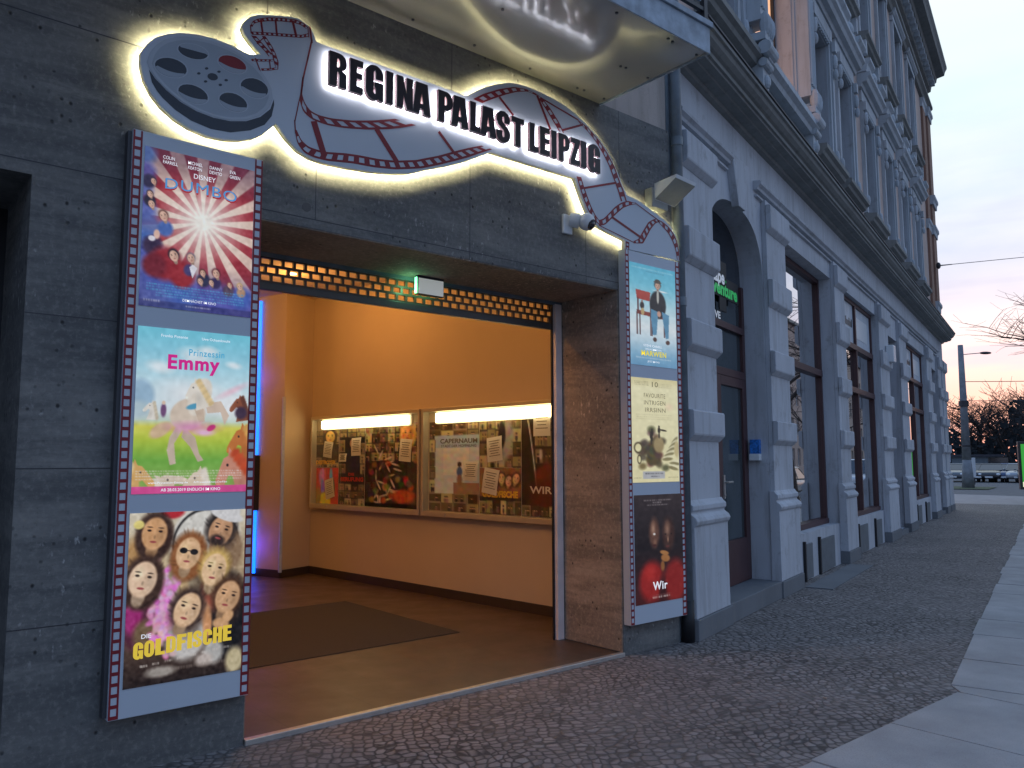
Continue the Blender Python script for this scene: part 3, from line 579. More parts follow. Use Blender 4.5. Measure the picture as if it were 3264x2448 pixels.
mesh_obj('board', shape2d([OUT], plane_y(YF), .016), mWhitePanel, sign, bevel=.002)
mRim = plain('cream_rim', (.66, .63, .52), .5, var=.03)
N = len(OUT)
rim = MB()
def ring(P, y0, y1):
    for i in range(len(P)):
        a, b = P[i], P[(i+1) % len(P)]
        rim.quad((a[0], y0, a[1]), (b[0], y0, b[1]), (b[0], y1, b[1]), (a[0], y1, a[1]))
ring(OUT, YF+.0165, YW-.040)
rim.build('return_edge', mRim, sign)
# strip of light diodes, running a little way in from the edge behind the board and facing the wall
sgn = 1 if area(OUT) > 0 else -1
R = resample(OUT, 420, True)
def inset(P, d):
    o = []
    for i in range(len(P)):
        a, b = P[i-2], P[(i+2) % len(P)]; t = Vector((b[0]-a[0], b[1]-a[1])).normalized(); o.append((P[i][0]-t.y*d*sgn, P[i][1]+t.x*d*sgn))
    return o
i0, i1 = inset(R, .022), inset(R, .037)
def inside(p):
    c = False
    for i in range(N):
        (x1, y1), (x2, y2) = OUT[i], OUT[(i+1) % N]
        if (y1 > p[1]) != (y2 > p[1]) and p[0] < (x2-x1)*(p[1]-y1)/(y2-y1)+x1: c = not c
    return c
led = MB()
yl = YW-.0500
for i in range(len(R)):
    k = (i+1) % len(R)
    q = [i0[i], i0[k], i1[k], i1[i]]
    if all(inside(p) for p in q) and math.hypot(q[0][0]-q[1][0], q[0][1]-q[1][1]) < .06 and q[0][1] > 3.445: led.quad(*[(p[0], yl, p[1]) for p in q])
led.build('light_strip', emit('warm_white_diodes', (1, .90, .50), 230), sign)
# printed film reel
yp = YF-.0015
mesh_obj('reel_side', shape2d([SG['SIDE']], plane_y(yp)), mReelD, sign)
disc = resample(smooth(SG['DISC']+SG['DISC'][:1], 1)[:-1], 60, True)
mesh_obj('reel_disc', shape2d([disc], plane_y(yp-.001)), mReel, sign)
cxd = sum(p[0] for p in disc)/len(disc); cyd = sum(p[1] for p in disc)/len(disc)
def scaled(P, k, c=None, dx=0, dy=0):
    c = c or (sum(p[0] for p in P)/len(P), sum(p[1] for p in P)/len(P)); return [(c[0]+(p[0]-c[0])*k+dx, c[1]+(p[1]-c[1])*k+dy) for p in P]
mesh_obj('reel_rim', shape2d([scaled(disc, .995), scaled(disc, .93)], plane_y(yp-.0015)), mReelE, sign)
for i in range(6):
    H = SG['H%d' % i]; mesh_obj('reel_hole', shape2d([scaled(H, 1.10)], plane_y(yp-.002)), mReelE, sign)
    mesh_obj('reel_hole', shape2d([H], plane_y(yp-.0025)), mRed if i == 2 else mReelD, sign)
    ys = [p[1] for p in H]; mid = (max(ys)+min(ys))/2; hh = (max(ys)-min(ys))/2; xs = [p[0] for p in H]; wx = (max(xs)-min(xs))/2; mx = (max(xs)+min(xs))/2
    # pale floor of the hole showing under a dark inner wall
    low = [p for p in scaled(H, .99) if p[1] < mid-.1*hh] if i else [p for p in scaled(H, .99) if p[1] > mid+.0*hh]
    low.sort(key=lambda p: p[0])
    if i: up_ = [(mx+wx*u, mid-hh*(.42-.30*(u*u))) for u in [k/6 for k in range(5, -6, -1)]]
    else: up_ = [(mx+wx*u, mid+hh*(.15+.1*u)) for u in [k/6 for k in range(5, -6, -1)]]
    if len(low) > 2: mesh_obj('reel_hole_floor', shape2d([low+up_], plane_y(yp-.003)), mReel, sign)
mesh_obj('reel_hub', shape2d([SG['H6']], plane_y(yp-.0025)), mReelD, sign)
for i in range(7, 13): mesh_obj('reel_hub_hole', shape2d([SG['H%d' % i]], plane_y(yp-.0025)), mReelD, sign)
# printed film strip: sprocket bands and frame bars
def band(mb, A, B, pitch, y=yp, lw=.24, rung=.36, close=True):
    La = sum(math.dist(p, q) for p, q in zip(A, A[1:])); n = max(2, round(La/pitch)); m = 6
    a, b = resample(smooth(resample(A, n*m+1), 2), n*m+1), resample(smooth(resample(B, n*m+1), 2), n*m+1)
    def L(i, t): return (a[i][0]*(1-t)+b[i][0]*t, y, a[i][1]*(1-t)+b[i][1]*t)
    for i in range(n*m):
        mb.quad(L(i, 0), L(i+1, 0), L(i+1, lw), L(i, lw)); mb.quad(L(i, 1-lw), L(i+1, 1-lw), L(i+1, 1), L(i, 1))
        f = (i % m)/m
        if f < rung-.01: mb.quad(L(i, lw), L(i+1, lw), L(i+1, 1-lw), L(i, 1-lw))
fs = MB()
PT = dict(a=.034, b=.034, c=.04, d=.04, e=.03, f=.03, g=.088, h=.083, k=.088, l=.088, m=.085, n=.075, o=.085, p=.07, q=.085, r=.05)
for k_, p_ in PT.items(): band(fs, SG[k_+'o'], SG[k_+'i'], p_)
for a, b, w in SG['BARS']:
    d = Vector((b[0]-a[0], b[1]-a[1])).normalized(); n = Vector((-d.y, d.x))*w/2
    if w > .007: a = (a[0]-d.x*.012, a[1]-d.y*.012); b = (b[0]+d.x*.012, b[1]+d.y*.012)
    fs.quad((a[0]-n.x, yp-.0007, a[1]-n.y), (b[0]-n.x, yp-.0007, b[1]-n.y), (b[0]+n.x, yp-.0007, b[1]+n.y), (a[0]+n.x, yp-.0007, a[1]+n.y))
fs.build('film_strip_print', mRed, sign)
# letters: heavy condensed capitals on a 0..1 box, drawn as outlines with counters
def arc(cx, cy, rx, ry, a0, a1, n=7): return [(cx+rx*math.cos(math.radians(a0+(a1-a0)*i/n)), cy+ry*math.sin(math.radians(a0+(a1-a0)*i/n))) for i in range(n+1)]
GL = {
 'I': [[(0, 0), (0, 1), (1, 1), (1, 0)]],
 'L': [[(0, 0), (0, 1), (.56, 1), (.56, .2), (1, .2), (1, 0)]],
 'E': [[(0, 0), (0, 1), (.98, 1), (.98, .80), (.52, .80), (.52, .61), (.92, .61), (.92, .43), (.52, .43), (.52, .2), (1, .2), (1, 0)]],
 'T': [[(.29, 0), (.29, .81), (0, .81), (0, 1), (1, 1), (1, .81), (.71, .81), (.71, 0)]],
 'Z': [[(0, 0), (0, .17), (.50, .81), (.07, .81), (.07, 1), (1, 1), (1, .84), (.50, .2), (.98, .2), (.98, 0)]],
 'N': [[(0, 0), (0, 1), (.38, 1), (.60, .47), (.60, 1), (1, 1), (1, 0), (.64, 0), (.40, .46), (.40, 0)]],
 'A': [[(0, 0), (.17, 1), (.80, 1), (1, 0), (.60, 0), (.585, .17), (.40, .17), (.385, 0)], [(.42, .33), (.49, .72), (.565, .33)]],
 'P': [[(0, 0), (0, 1)]+arc(.55, .70, .45, .30, 90, 0)+arc(.55, .66, .45, .28, 0, -90)+[(.44, .38), (.44, 0)], [(.44, .55)]+arc(.50, .62, .085, .07, -90, 0, 3)+arc(.50, .74, .085, .09, 0, 90, 3)+[(.44, .83)]],
 'R': [[(0, 0), (0, 1)]+arc(.55, .72, .45, .28, 90, 0)+arc(.60, .66, .40, .15, 0, -75)+arc(.62, .36, .38, .13, 70, 0, 4)+[(1, 0), (.57, 0), (.57, .36), (.53, .43), (.44, .44), (.44, 0)], [(.44, .58)]+arc(.50, .65, .085, .07, -90, 0, 3)+arc(.50, .74, .085, .09, 0, 90, 3)+[(.44, .83)]],
 'G': [arc(.5, .72, .5, .28, 180, 0, 12)+[(1, .60), (.56, .60), (.56, .76)]+arc(.505, .79, .055, .045, 0, 180, 4)+[(.44, .24)]+arc(.505, .22, .065, .05, 180, 360, 4)+[(.57, .34), (.50, .34), (.50, .52), (1, .52), (1, .0), (.76, 0), (.70, .07)]+arc(.46, .27, .46, .29, -65, -180, 7)],
 'S': [[(.98, .63), (.58, .63), (.58, .76)]+arc(.50, .79, .08, .045, 0, 180, 4)+[(.42, .72), (.46, .64), (.80, .50), (.96, .38)]+arc(.5, .26, .5, .28, 8, -180, 13)+[(0, .36), (.42, .36), (.42, .22)]+arc(.50, .20, .08, .045, 180, 360, 4)+[(.58, .30), (.53, .38), (.15, .53), (.02, .66)]+arc(.5, .74, .48, .28, 180, 8, 13)],
}
GL['O'] = [arc(.5, .72, .5, .28, 180, 0, 10)+arc(.5, .28, .5, .28, 0, -180, 10), arc(.5, .26, .08, .06, 180, 360, 4)+arc(.5, .76, .08, .06, 0, 180, 4)]
GL['D'] = [[(0, 0), (0, 1)]+arc(.5, .70, .5, .30, 90, 0)+arc(.5, .30, .5, .30, 0, -90), [(.42, .18)]+arc(.49, .25, .09, .07, -90, 0, 3)+arc(.49, .75, .09, .07, 0, 90, 3)+[(.42, .82)]]
GL['F'] = [[(0, 0), (0, 1), (1, 1), (1, .80), (.52, .80), (.52, .61), (.92, .61), (.92, .42), (.52, .42), (.52, 0)]]
GL['H'] = [[(0, 0), (0, 1), (.42, 1), (.42, .62), (.58, .62), (.58, 1), (1, 1), (1, 0), (.58, 0), (.58, .42), (.42, .42), (.42, 0)]]
GL['C'] = [arc(.5, .72, .5, .28, 180, 0, 10)+[(1, .60), (.57, .60), (.57, .76)]+arc(.5, .79, .07, .05, 0, 180, 4)+[(.43, .24)]+arc(.5, .21, .07, .05, 180, 360, 4)+[(.57, .38), (1, .38)]+arc(.5, .28, .5, .28, 0, -180, 10)]
YL0 = YF-.058
LET = [('R', 2.25, 2.372), ('E', 2.395, 2.492), ('G', 2.51, 2.644), ('I', 2.665, 2.720), ('N', 2.748, 2.876), ('A', 2.876, 3.025), ('P', 3.088, 3.212), ('A', 3.200, 3.352), ('L', 3.368, 3.459), ('A', 3.462, 3.609), ('S', 3.612, 3.747), ('T', 3.762, 3.885), ('L', 3.943, 4.034), ('E', 4.05, 4.153), ('I', 4.172, 4.226), ('P', 4.25, 4.374), ('Z', 4.38, 4.487), ('I', 4.50, 4.562), ('G', 4.585, 4.724)]
mHalo = emit('cool_white_letter_diodes', (1, .93, .97), 12)
for ch, xa, xb in LET:
    o_ = .012 if ch in 'GS' else 0; z0, z1 = 3.982-o_*.4, 4.205+o_*.6
    C = [[(xa+(xb-xa)*x, z0+(z1-z0)*y) for x, y in c] for c in GL[ch]]
    lo = mesh_obj('letter', shape2d(C, plane_y(YL0), .004), mLetter, sign)
    V, F = shape2d(C, plane_y(YL0+.0045), .026)
    mesh_obj('letter_side', (V, F), mLetterSide, lo)
    # glowing back of the letter, facing the board
    V, F = shape2d([C[0]], plane_y(YL0+.0312)); mesh_obj('letter_glow', (V, F), mHalo, lo)

# ---------------------------------------------------------------- two light boxes and their posters
mFilmHole = mWhitePanel
def lightbox(xa, xb, za, zb, label, sw=(.049, .049)):
    b = thing('light_box', (xa, YW, za), label, 'light box', 'poster light boxes flanking the entrance')
    MB().box(xa, xb, YF, YW-.003, za, zb).build('body', mWhitePanel, b, bevel=.003)
    for (p, q) in ((xa+.001, xa+sw[0]), (xb-sw[1], xb-.001)):
        m_ = MB(); band(m_, [(p, za+.004), (p, zb-.004)], [(q, za+.004), (q, zb-.004)], .0545, YF-.0012, .2, .26)
        m_.build('film_border', mRed, b)
    return b
lb1 = lightbox(1.128, 1.856, .297, 3.40, 'tall white poster column with red film-strip edges left of the entrance')
MB().box(1.108, 1.127, YF+.02, YW-.003, .31, 3.39).build('shadow_strip', mSideShade, lb1)  # dark strip put in as the black shadow left of the column
lb2 = lightbox(5.074, 5.812, .250, 3.412, 'tall white poster column with red film-strip edges right of the entrance', (.046, .060))
def P_at(x0, x1, z1, z0, y): return lambda u, v: (x0+(x1-x0)*u, y, z1+(z0-z1)*v)
mPrint = attr_mat('lit_poster_print', .62, .35); mPrintDim = attr_mat('poster_print', .0, 1.0, .4); mPrintMid = attr_mat('case_print', .10, .9, .35)
def tmat(name, c, e=.6): 
    t = Mt(name); t.set(col=c, ecol=c, estr=e, rough=.4); return t.m
cW = tmat('print_white', (.85, .85, .85)); cBl = tmat('print_sky_blue', srgb(80, 150, 200)); cRd = tmat('print_dark_red', srgb(170, 40, 45)); cGo = tmat('print_gold', srgb(225, 190, 60), .65)
cPk = tmat('print_pink', srgb(215, 30, 130)); cTe = tmat('print_teal', srgb(70, 165, 195)); cBk = tmat('print_black', (.03, .03, .03)); cGr = tmat('print_grey', srgb(140, 140, 125)); cYe = tmat('print_yellow', srgb(225, 205, 60), .7)
def poster(x0, x1, z1, z0, P, label, texts, group='lit film posters in the two columns', y=YF-.004, name='film_poster'):
    r = thing(name, (x0, y, z0), label, 'poster', group)
    MB().box(x0, x1, y+.0005, YF-.0005, z0, z1).build('backing', mWhitePl, r)
    P.mesh('picture', P_at(x0, x1, z1, z0, y), mPrint, r)
    w, h = x1-x0, z1-z0
    for s_, u, v, ww, hh, m_, bold, *ar in texts:
        mesh_obj('title', text_mesh(s_, lambda a, b, d: (a, y-.001-.0004*bool(ar and len(ar) > 1), b), hh*h, ww*w, x0+u*w, z1-v*h, bold, arch=ar[0]*h if ar else 0, sp=1.12 if hh > .04 else 1.0), m_, r)
    return r
# 1 sunburst poster
p = Paint(150, 214); cx, cy = .53, .42
ang = np.arctan2((p.Y-cy)*1.43, p.X-cx); rad = np.hypot(p.X-cx, (p.Y-cy)*1.43)
p.put(np.ones_like(ang), (236, 205, 186)); ray = np.clip(np.sin(ang*17+.6)*3+.5, 0, 1)
p.put(ray, (168, 44, 52)); p.put(np.clip(rad*1.1-.45, 0, .8)*(.35+.65*ray), (92, 38, 62)); p.put(np.clip(1.15-rad*2.4, 0, 1)**1.2, (255, 248, 236))
p.put(np.clip((.25-p.Y)*2.2, 0, .45), (60, 30, 60)); p.put(np.clip((p.Y-.62)*2.2, 0, .9)*np.clip((p.Y-.55-(p.X-.3)*.25)*6, 0, 1), (70, 62, 130))
rs = np.random.RandomState(3)
for x, y, r in [(0, .05, .12), (.02, .16, .10), (.0, .27, .1), (.02, .40, .12), (.05, .5, .14), (.02, .62, .16), (.12, .70, .15), (.0, .8, .2), (.2, .84, .2), (.45, .92, .22), (.7, .93, .2), (.95, .93, .2), (.9, .88, .12), (.3, .96, .25), (.08, .95, .22)]:
    p.el(x, y, r*1.1, r*.75, (66+rs.randint(30), 84+rs.randint(25), 168+rs.randint(20)), .5, 0, .85)
for x, y, r, c_ in [(.10, .62, .10, (60, 40, 70)), (.22, .72, .17, (150, 32, 40)), (.36, .78, .13, (158, 36, 42)), (.12, .74, .12, (120, 28, 40)), (.42, .74, .06, (70, 60, 110)), (.55, .79, .07, (50, 50, 80)), (.66, .80, .06, (60, 45, 90)), (.78, .84, .06, (90, 70, 90)), (.9, .84, .05, (190, 150, 120)), (.2, .5, .08, (80, 110, 180)), (.05, .22, .07, (50, 40, 70)), (.06, .34, .06, (45, 35, 55))]:
    p.el(x, y, r, r*.75, c_, .35)
for x, y, r, ht in [(.085, .215, .028, (50, 40, 60)), (.06, .30, .03, (60, 40, 40)), (.075, .36, .035, (50, 40, 50)), (.18, .42, .045, (90, 50, 40)), (.28, .66, .05, (30, 25, 35)), (.43, .66, .042, (120, 110, 120)), (.54, .745, .03, (90, 60, 40)), (.66, .735, .04, (90, 30, 40)), (.62, .80, .028, (60, 40, 60)), (.79, .80, .025, (150, 80, 60)), (.885, .80, .03, (200, 170, 110)), (.52, .80, .03, (90, 60, 60))]:
    p.head(x, y, r, (226, 182, 158), ht, rot=-20)
p.poly([(.42, .72), (.45, .70), (.49, .72), (.45, .79)], (235, 230, 235)); p.el(.13, .545, .03, .035, (232, 190, 170), .3); p.el(.09, .575, .035, .02, (230, 225, 230), .3)
for y in (.855, .872, .889, .906, .923): p.lines(.06 if y < .9 else .14, .93, y, .010, (88, 160, 205), 34, .8)
p.rect(.0, .955, 1, 1, (46, 44, 92), .5); p.lines(.04, .18, .958, .012, (200, 200, 215), 8); p.lines(.4, .62, .972, .01, (190, 190, 210), 12)
p.nz(8, 40, 60, True)
poster(1.190, 1.804, 3.320, 2.437, p, 'red and cream sunburst poster titled DUMBO, top of the left column', [
 ('COLIN\nFARRELL', .22, .045, .13, .022, cW, .012), ('MICHAEL\nKEATON', .44, .045, .13, .022, cW, .012), ('DANNY\nDEVITO', .63, .045, .12, .022, cW, .012), ('EVA\nGREEN', .81, .045, .10, .022, cW, .012),
 ('DISNEY', .53, .125, .20, .032, cW, .01), ('DUMBO', .51, .215, .66, .082, cRd, 0, .012), ('DUMBO', .507, .210, .65, .070, cBl, 0, .012, 1), ('DEMNÄCHST IM KINO', .52, .937, .30, .017, cW, .012)])
# 2 bright meadow poster
p = Paint(150, 220); p.grad([(0, (120, 208, 226)), (.14, (150, 215, 232)), (.32, (205, 235, 242)), (.5, (232, 240, 240)), (.56, (205, 222, 205)), (.6, (226, 220, 90)), (.68, (190, 210, 70)), (.8, (120, 180, 70)), (1, (150, 180, 90))])
for x, y, rx, ry in [(.5, .16, .2, .07), (.62, .12, .12, .04), (.85, .2, .1, .03), (.2, .24, .15, .05), (.5, .4, .4, .12), (.85, .45, .2, .12)]: p.el(x, y, rx, ry, (250, 250, 248), .7, 8, .75)
p.el(.04, .42, .14, .12, (158, 190, 212), .3, 0, .9); p.el(.0, .5, .2, .07, (190, 210, 215), .5)
def horse(x, y, k, c_, mane, flip=1, tilt=0):
    a = np.array(c_, float)
    p.el(x, y, .20*k, .13*k, a, .12, -20*flip+tilt); p.el(x+.10*k*flip, y-.10*k, .10*k, .14*k, a, .12, 30*flip+tilt); p.el(x+.19*k*flip, y-.19*k, .11*k, .055*k, a*1.03, .12, 25*flip+tilt)
    p.el(x+.06*k*flip, y-.17*k, .05*k, .12*k, mane, .3, 30*flip+tilt); p.el(x+.2*k*flip, y-.205*k, .012*k, .01*k, (40, 30, 30), .3); p.el(x, y+.05*k, .14*k, .06*k, a*.85, .8, -20*flip, .6)
# generic pale pony rearing, ponies in the foreground
p.poly([(.30, .66), (.37, .58), (.42, .60), (.34, .70), (.36, .82), (.31, .83), (.28, .74)], (212, 190, 168)); p.poly([(.42, .6), (.52, .66), (.56, .76), (.60, .80), (.55, .81), (.48, .72), (.40, .66)], (205, 182, 160))
p.el(.22, .62, .12, .045, (222, 190, 150), .3, -35); p.el(.45, .52, .17, .10, (228, 208, 186), .12, -30); p.el(.55, .41, .10, .13, (238, 226, 208), .12, 20); 
p.poly([(.60, .45), (.74, .43), (.82, .52), (.78, .58), (.74, .50), (.62, .51)], (222, 198, 176)); p.poly([(.50, .48), (.58, .46), (.60, .56), (.55, .57)], (214, 190, 166))
p.el(.50, .47, .08, .02, (90, 165, 195), .3, -15); 
p.el(.5, .60, .3, .05, (228, 150, 190), .8, 0, .85); p.el(.6, .63, .12, .03, (240, 190, 215), .7); p.el(.66, .6, .05, .02, (215, 60, 130), .3, -30); p.el(.85, .36, .22, .03, (245, 200, 212), .8, -28, .8)
p.horse_head(.13, .48, .09, (238, 230, 216), (220, 206, 180), -1, 0); p.el(.24, .50, .03, .05, (120, 80, 120), .4); p.el(.24, .455, .018, .014, (235, 205, 180), .3)
p.horse_head(.90, .44, .13, (150, 84, 54), (110, 60, 40), -1, 10); p.el(.93, .50, .07, .05, (66, 44, 66), .4)
p.horse_head(.93, .66, .22, (206, 122, 56), (226, 168, 84), -1, 15); p.horse_head(.84, .84, .27, (214, 146, 120), (206, 80, 38), -1, 25); p.horse_head(.54, .92, .20, (234, 212, 184), (246, 232, 212), -1, 5); p.horse_head(.30, .93, .20, (226, 206, 180), (240, 226, 204), 1, -40); p.horse_head(.06, .88, .20, (226, 176, 104), (240, 212, 150), 1, 5)
p.horse_head(.50, .36, .15, (240, 230, 214), (236, 206, 150), -1, 20)
for y in (.865, .88, .895, .912): p.lines(.03, .95, y, .008, (245, 235, 225), 40, .7)
p.rect(0, .955, 1, 1, (224, 82, 150)); p.nz(5, 30, 40, True)
poster(1.193, 1.806, 2.327, 1.433, p, 'bright meadow with pale ponies, titled Prinzessin Emmy, middle of the left column', [
 ('Franka Potente', .31, .045, .23, .017, cW, .012), ('Uwe Ochsenknecht', .68, .045, .26, .017, cW, .012), ('Prinzessin', .60, .135, .32, .042, cTe, .015), ('Emmy', .49, .20, .46, .085, cPk, .05), ('www.Prinzessin-Emmy.de', .30, .935, .34, .012, cW, .01), ('fb/PrinzessinEmmy.DerFilm', .67, .935, .30, .012, cW, .01), ('AB 28.03.2019 ENDLICH IM KINO', .50, .978, .52, .018, cW, .02)])
# 3 group portrait poster
p = Paint(150, 220, (206, 186, 150)); p.grad([(0, (226, 214, 190)), (.3, (214, 190, 150)), (.6, (120, 90, 70)), (1, (40, 30, 28))]); p.el(.65, .2, .33, .25, (232, 226, 214), .1); p.el(.65, .2, .30, .22, (30, 28, 28), .05); p.el(.65, .2, .285, .205, (228, 222, 210), .06)
p.el(.35, .0, .12, .05, (190, 40, 50), .3)
p.el(.10, .30, .16, .2, (196, 150, 96), .3); p.el(.85, .25, .16, .16, (150, 120, 90), .3)
p.el(.12, .62, .2, .2, (90, 40, 60), .3); p.el(.06, .6, .09, .12, (170, 50, 120), .4); p.el(.16, .70, .12, .1, (120, 96, 70), .4); p.el(.46, .42, .2, .16, (178, 160, 130), .3); p.el(.47, .5, .06, .12, (214, 180, 130), .4)
p.el(.85, .65, .24, .3, (26, 24, 26), .25); p.el(.72, .50, .13, .14, (206, 110, 84), .4); p.el(.62, .62, .1, .1, (226, 170, 132), .4); p.el(.5, .75, .2, .16, (206, 200, 194), .3); p.el(.68, .68, .05, .12, (224, 160, 110), .4)
rs = np.random.RandomState(5)
for _ in range(170):
    a_, b_ = rs.normal(.31, .055), rs.normal(.60, .11); p.el(a_, b_, .045, .022, (222+rs.randint(30), 120+rs.randint(90), 185+rs.randint(45)), .6, rs.randint(180), .8)
SKN = (232, 188, 146)
for x, y, r in [(.2, .14, .15), (.78, .14, .15), (.5, .28, .17), (.12, .42, .15), (.72, .40, .16), (.5, .62, .16), (.85, .58, .16)]: p.el(x, y, r*1.15, r*1.0, (58, 38, 28), .5, 0, .85)
p.head(.21, .115, .140, (222, 168, 118), (62, 40, 30), 8, 1); p.head(.78, .12, .140, (206, 156, 116), (40, 32, 30), 20, 0, (226, 222, 218), beard=(56, 40, 34)); p.head(.50, .245, .140, (238, 192, 146), (150, 92, 50), 12, 1, glasses=True)
p.head(.13, .375, .152, (242, 206, 172), (66, 44, 34), 12, 1); p.head(.73, .355, .145, (242, 202, 156), (222, 184, 104), 14, 0); p.head(.86, .53, .145, (218, 170, 126), (84, 54, 34), 18, 0); p.head(.51, .58, .150, (240, 198, 156), (56, 38, 32), 22, 0)
p.el(.08, .07, .05, .03, (240, 220, 130), .3); p.el(.86, .66, .07, .035, (220, 170, 122), .3, -50); p.el(.80, .70, .09, .04, (216, 166, 120), .3, 20); p.el(.74, .86, .11, .09, (190, 186, 180), .4); p.el(.3, .93, .16, .04, (170, 160, 150), .5); p.el(.66, .9, .1, .05, (205, 190, 180), .5); p.el(.93, .93, .1, .1, (206, 190, 150), .4)
for k in range(8): p.lines(.13+.1*k, .19+.1*k, .885-.006*k, .014, (220, 210, 200), 5, .7)
p.lines(.35, .85, .925, .02, (150, 135, 125), 26, .5); p.nz(9, 50, 70, True)
poster(1.192, 1.808, 1.334, .443, p, 'seven crowded faces and pink fur, titled GOLDFISCHE, bottom of the left column', [('DIE', .17, .715, .08, .025, cW, .02)])
_x = 1.235
for ch, w_ in [(c, .028 if c == 'I' else .0545) for c in 'GOLDFISCHE']:
    zz = .585+(_x-1.235)*.06
    mesh_obj('title', shape2d([[(_x+w_*.9*x, zz+.085*y) for x, y in c_] for c_ in GL[ch]], lambda a, b, d: (a, YF-.006, b)), cGo, [o for o in bpy.data.objects if o.name.startswith('film_poster') and o.parent is None][-1]); _x += w_
# 4 man on a chair
p = Paint(76, 170, (120, 200, 220)); p.grad([(0, (92, 178, 205)), (.2, (120, 195, 215)), (.4, (185, 222, 230)), (.62, (228, 236, 236)), (.75, (196, 220, 230)), (.9, (130, 178, 205)), (1, (110, 160, 195))])
p.el(.66, .24, .2, .01, (235, 240, 240), .5); RD = (170, 74, 62)
p.poly([(.13, .26), (.44, .27), (.42, .36), (.15, .35)], RD); p.poly([(.14, .46), (.75, .48), (.75, .52), (.16, .50)], (140, 70, 56))
for x in (.15, .21, .43, .46, .73): p.rect(x-.012, .48, x+.012, .70, (90, 60, 60))
p.rect(.16, .34, .19, .48, (100, 60, 55)); p.rect(.43, .34, .455, .48, (100, 60, 55))
p.el(.60, .38, .19, .15, (48, 46, 46), .15); p.el(.60, .30, .03, .08, (190, 190, 180), .3); p.head(.60, .185, .075, (206, 168, 146), (60, 54, 50), 0, 0, (90, 84, 76))
p.poly([(.45, .43), (.60, .45), (.56, .68), (.48, .69), (.44, .5)], (96, 146, 176)); p.poly([(.68, .44), (.84, .47), (.82, .70), (.76, .71), (.70, .52)], (96, 146, 176))
p.el(.62, .47, .05, .035, (206, 160, 140), .3); p.el(.52, .73, .045, .025, (90, 66, 56), .2); p.el(.80, .745, .05, .025, (90, 66, 56), .2, 20)
p.el(.26, .41, .05, .04, (60, 54, 50), .2); p.el(.26, .37, .02, .015, (150, 110, 90), .2); p.el(.27, .47, .04, .04, (196, 170, 120), .2)
p.lines(.05, .95, .045, .012, (205, 230, 235), 34, .6); p.lines(.35, .75, .065, .009, (80, 120, 140), 20, .6); p.lines(.12, .86, .92, .011, (225, 235, 240), 30, .7); p.nz(4, 20, 40, True)
G2 = 'lit film posters in the two columns'
poster(5.122, 5.743, 3.312, 2.420, p, 'man seated on a red chair, titled MARWEN, top of the right column', [('STEVE CARELL', .47, .80, .40, .022, cW, .012), ('WILLKOMMEN IN', .48, .835, .34, .016, cW, .01), ('MARWEN', .49, .875, .54, .05, cYe, .04), ('JETZT IM KINO', .48, .955, .26, .016, cW, .015)])
# 5 cream poster
p = Paint(76, 170, (238, 228, 176)); p.grad([(0, (226, 214, 160)), (.1, (243, 235, 190)), (1, (236, 226, 176))])
DK = (74, 62, 44)
rs = np.random.RandomState(9)
for _ in range(60): p.el(rs.normal(.42, .11), rs.normal(.70, .07), .10, .05, (60+rs.randint(50), 52+rs.randint(40), 36+rs.randint(30)), .6, rs.randint(180), .8)
p.el(.56, .64, .13, .09, (166, 146, 104), .3); 
for x, y in ((.57, .50), (.42, .53), (.40, .56)): p.el(x, y-.035, .02, .012, (50, 44, 36), .2); p.el(x, y, .035, .035, (56, 50, 40), .3); p.el(x, y+.05, .02, .035, (60, 54, 44), .3)
p.el(.66, .50, .09, .01, (56, 50, 40), .3, 10)
for k in range(14): p.el(.92-.02*k % .2, .58+.022*k, .14, .02, (120, 110, 70) if k % 2 else (238, 230, 190), .4, -60+6*k, .8)
p.el(.95, .68, .07, .09, (206, 190, 140), .3); p.el(.13, .67, .10, .06, (90, 80, 56), .2); p.el(.13, .67, .07, .042, (238, 228, 176), .2); p.el(.15, .78, .05, .05, (90, 80, 56), .2); p.el(.15, .78, .03, .035, (238, 228, 176), .2)
p.rect(.22, .895, .68, .965, (186, 186, 186)); p.lines(.26, .64, .915, .012, (70, 70, 74), 22); p.lines(.38, .56, .942, .01, (70, 70, 74), 10)
for y in (.04, .055, .07): p.lines(.07, .37, y, .008, (150, 140, 104), 16, .6); p.lines(.58, .86, y+.01, .008, (170, 160, 120), 16, .5)
for y in (.355, .375, .395): p.lines(.1, .86, y, .009, (206, 196, 150), 24, .6)
p.lines(.03, .2, .955, .01, (140, 130, 100), 8, .6); p.lines(.75, .97, .955, .01, (140, 130, 100), 9, .6); p.el(.8, .27, .12, .05, (244, 214, 180), .7, 0, .6); p.nz(4, 20, 40, True)
cO = tmat('print_olive', srgb(120, 110, 78))
poster(5.120, 5.741, 2.312, 1.417, p, 'cream poster with dark hair headed FAVOURITE, middle of the right column', [('10', .50, .055, .13, .05, cO, .02), ('FAVOURITE', .49, .165, .46, .042, cO, .01), ('INTRIGEN', .49, .235, .46, .042, cO, .01), ('IRRSINN', .50, .305, .44, .042, cO, .01)])
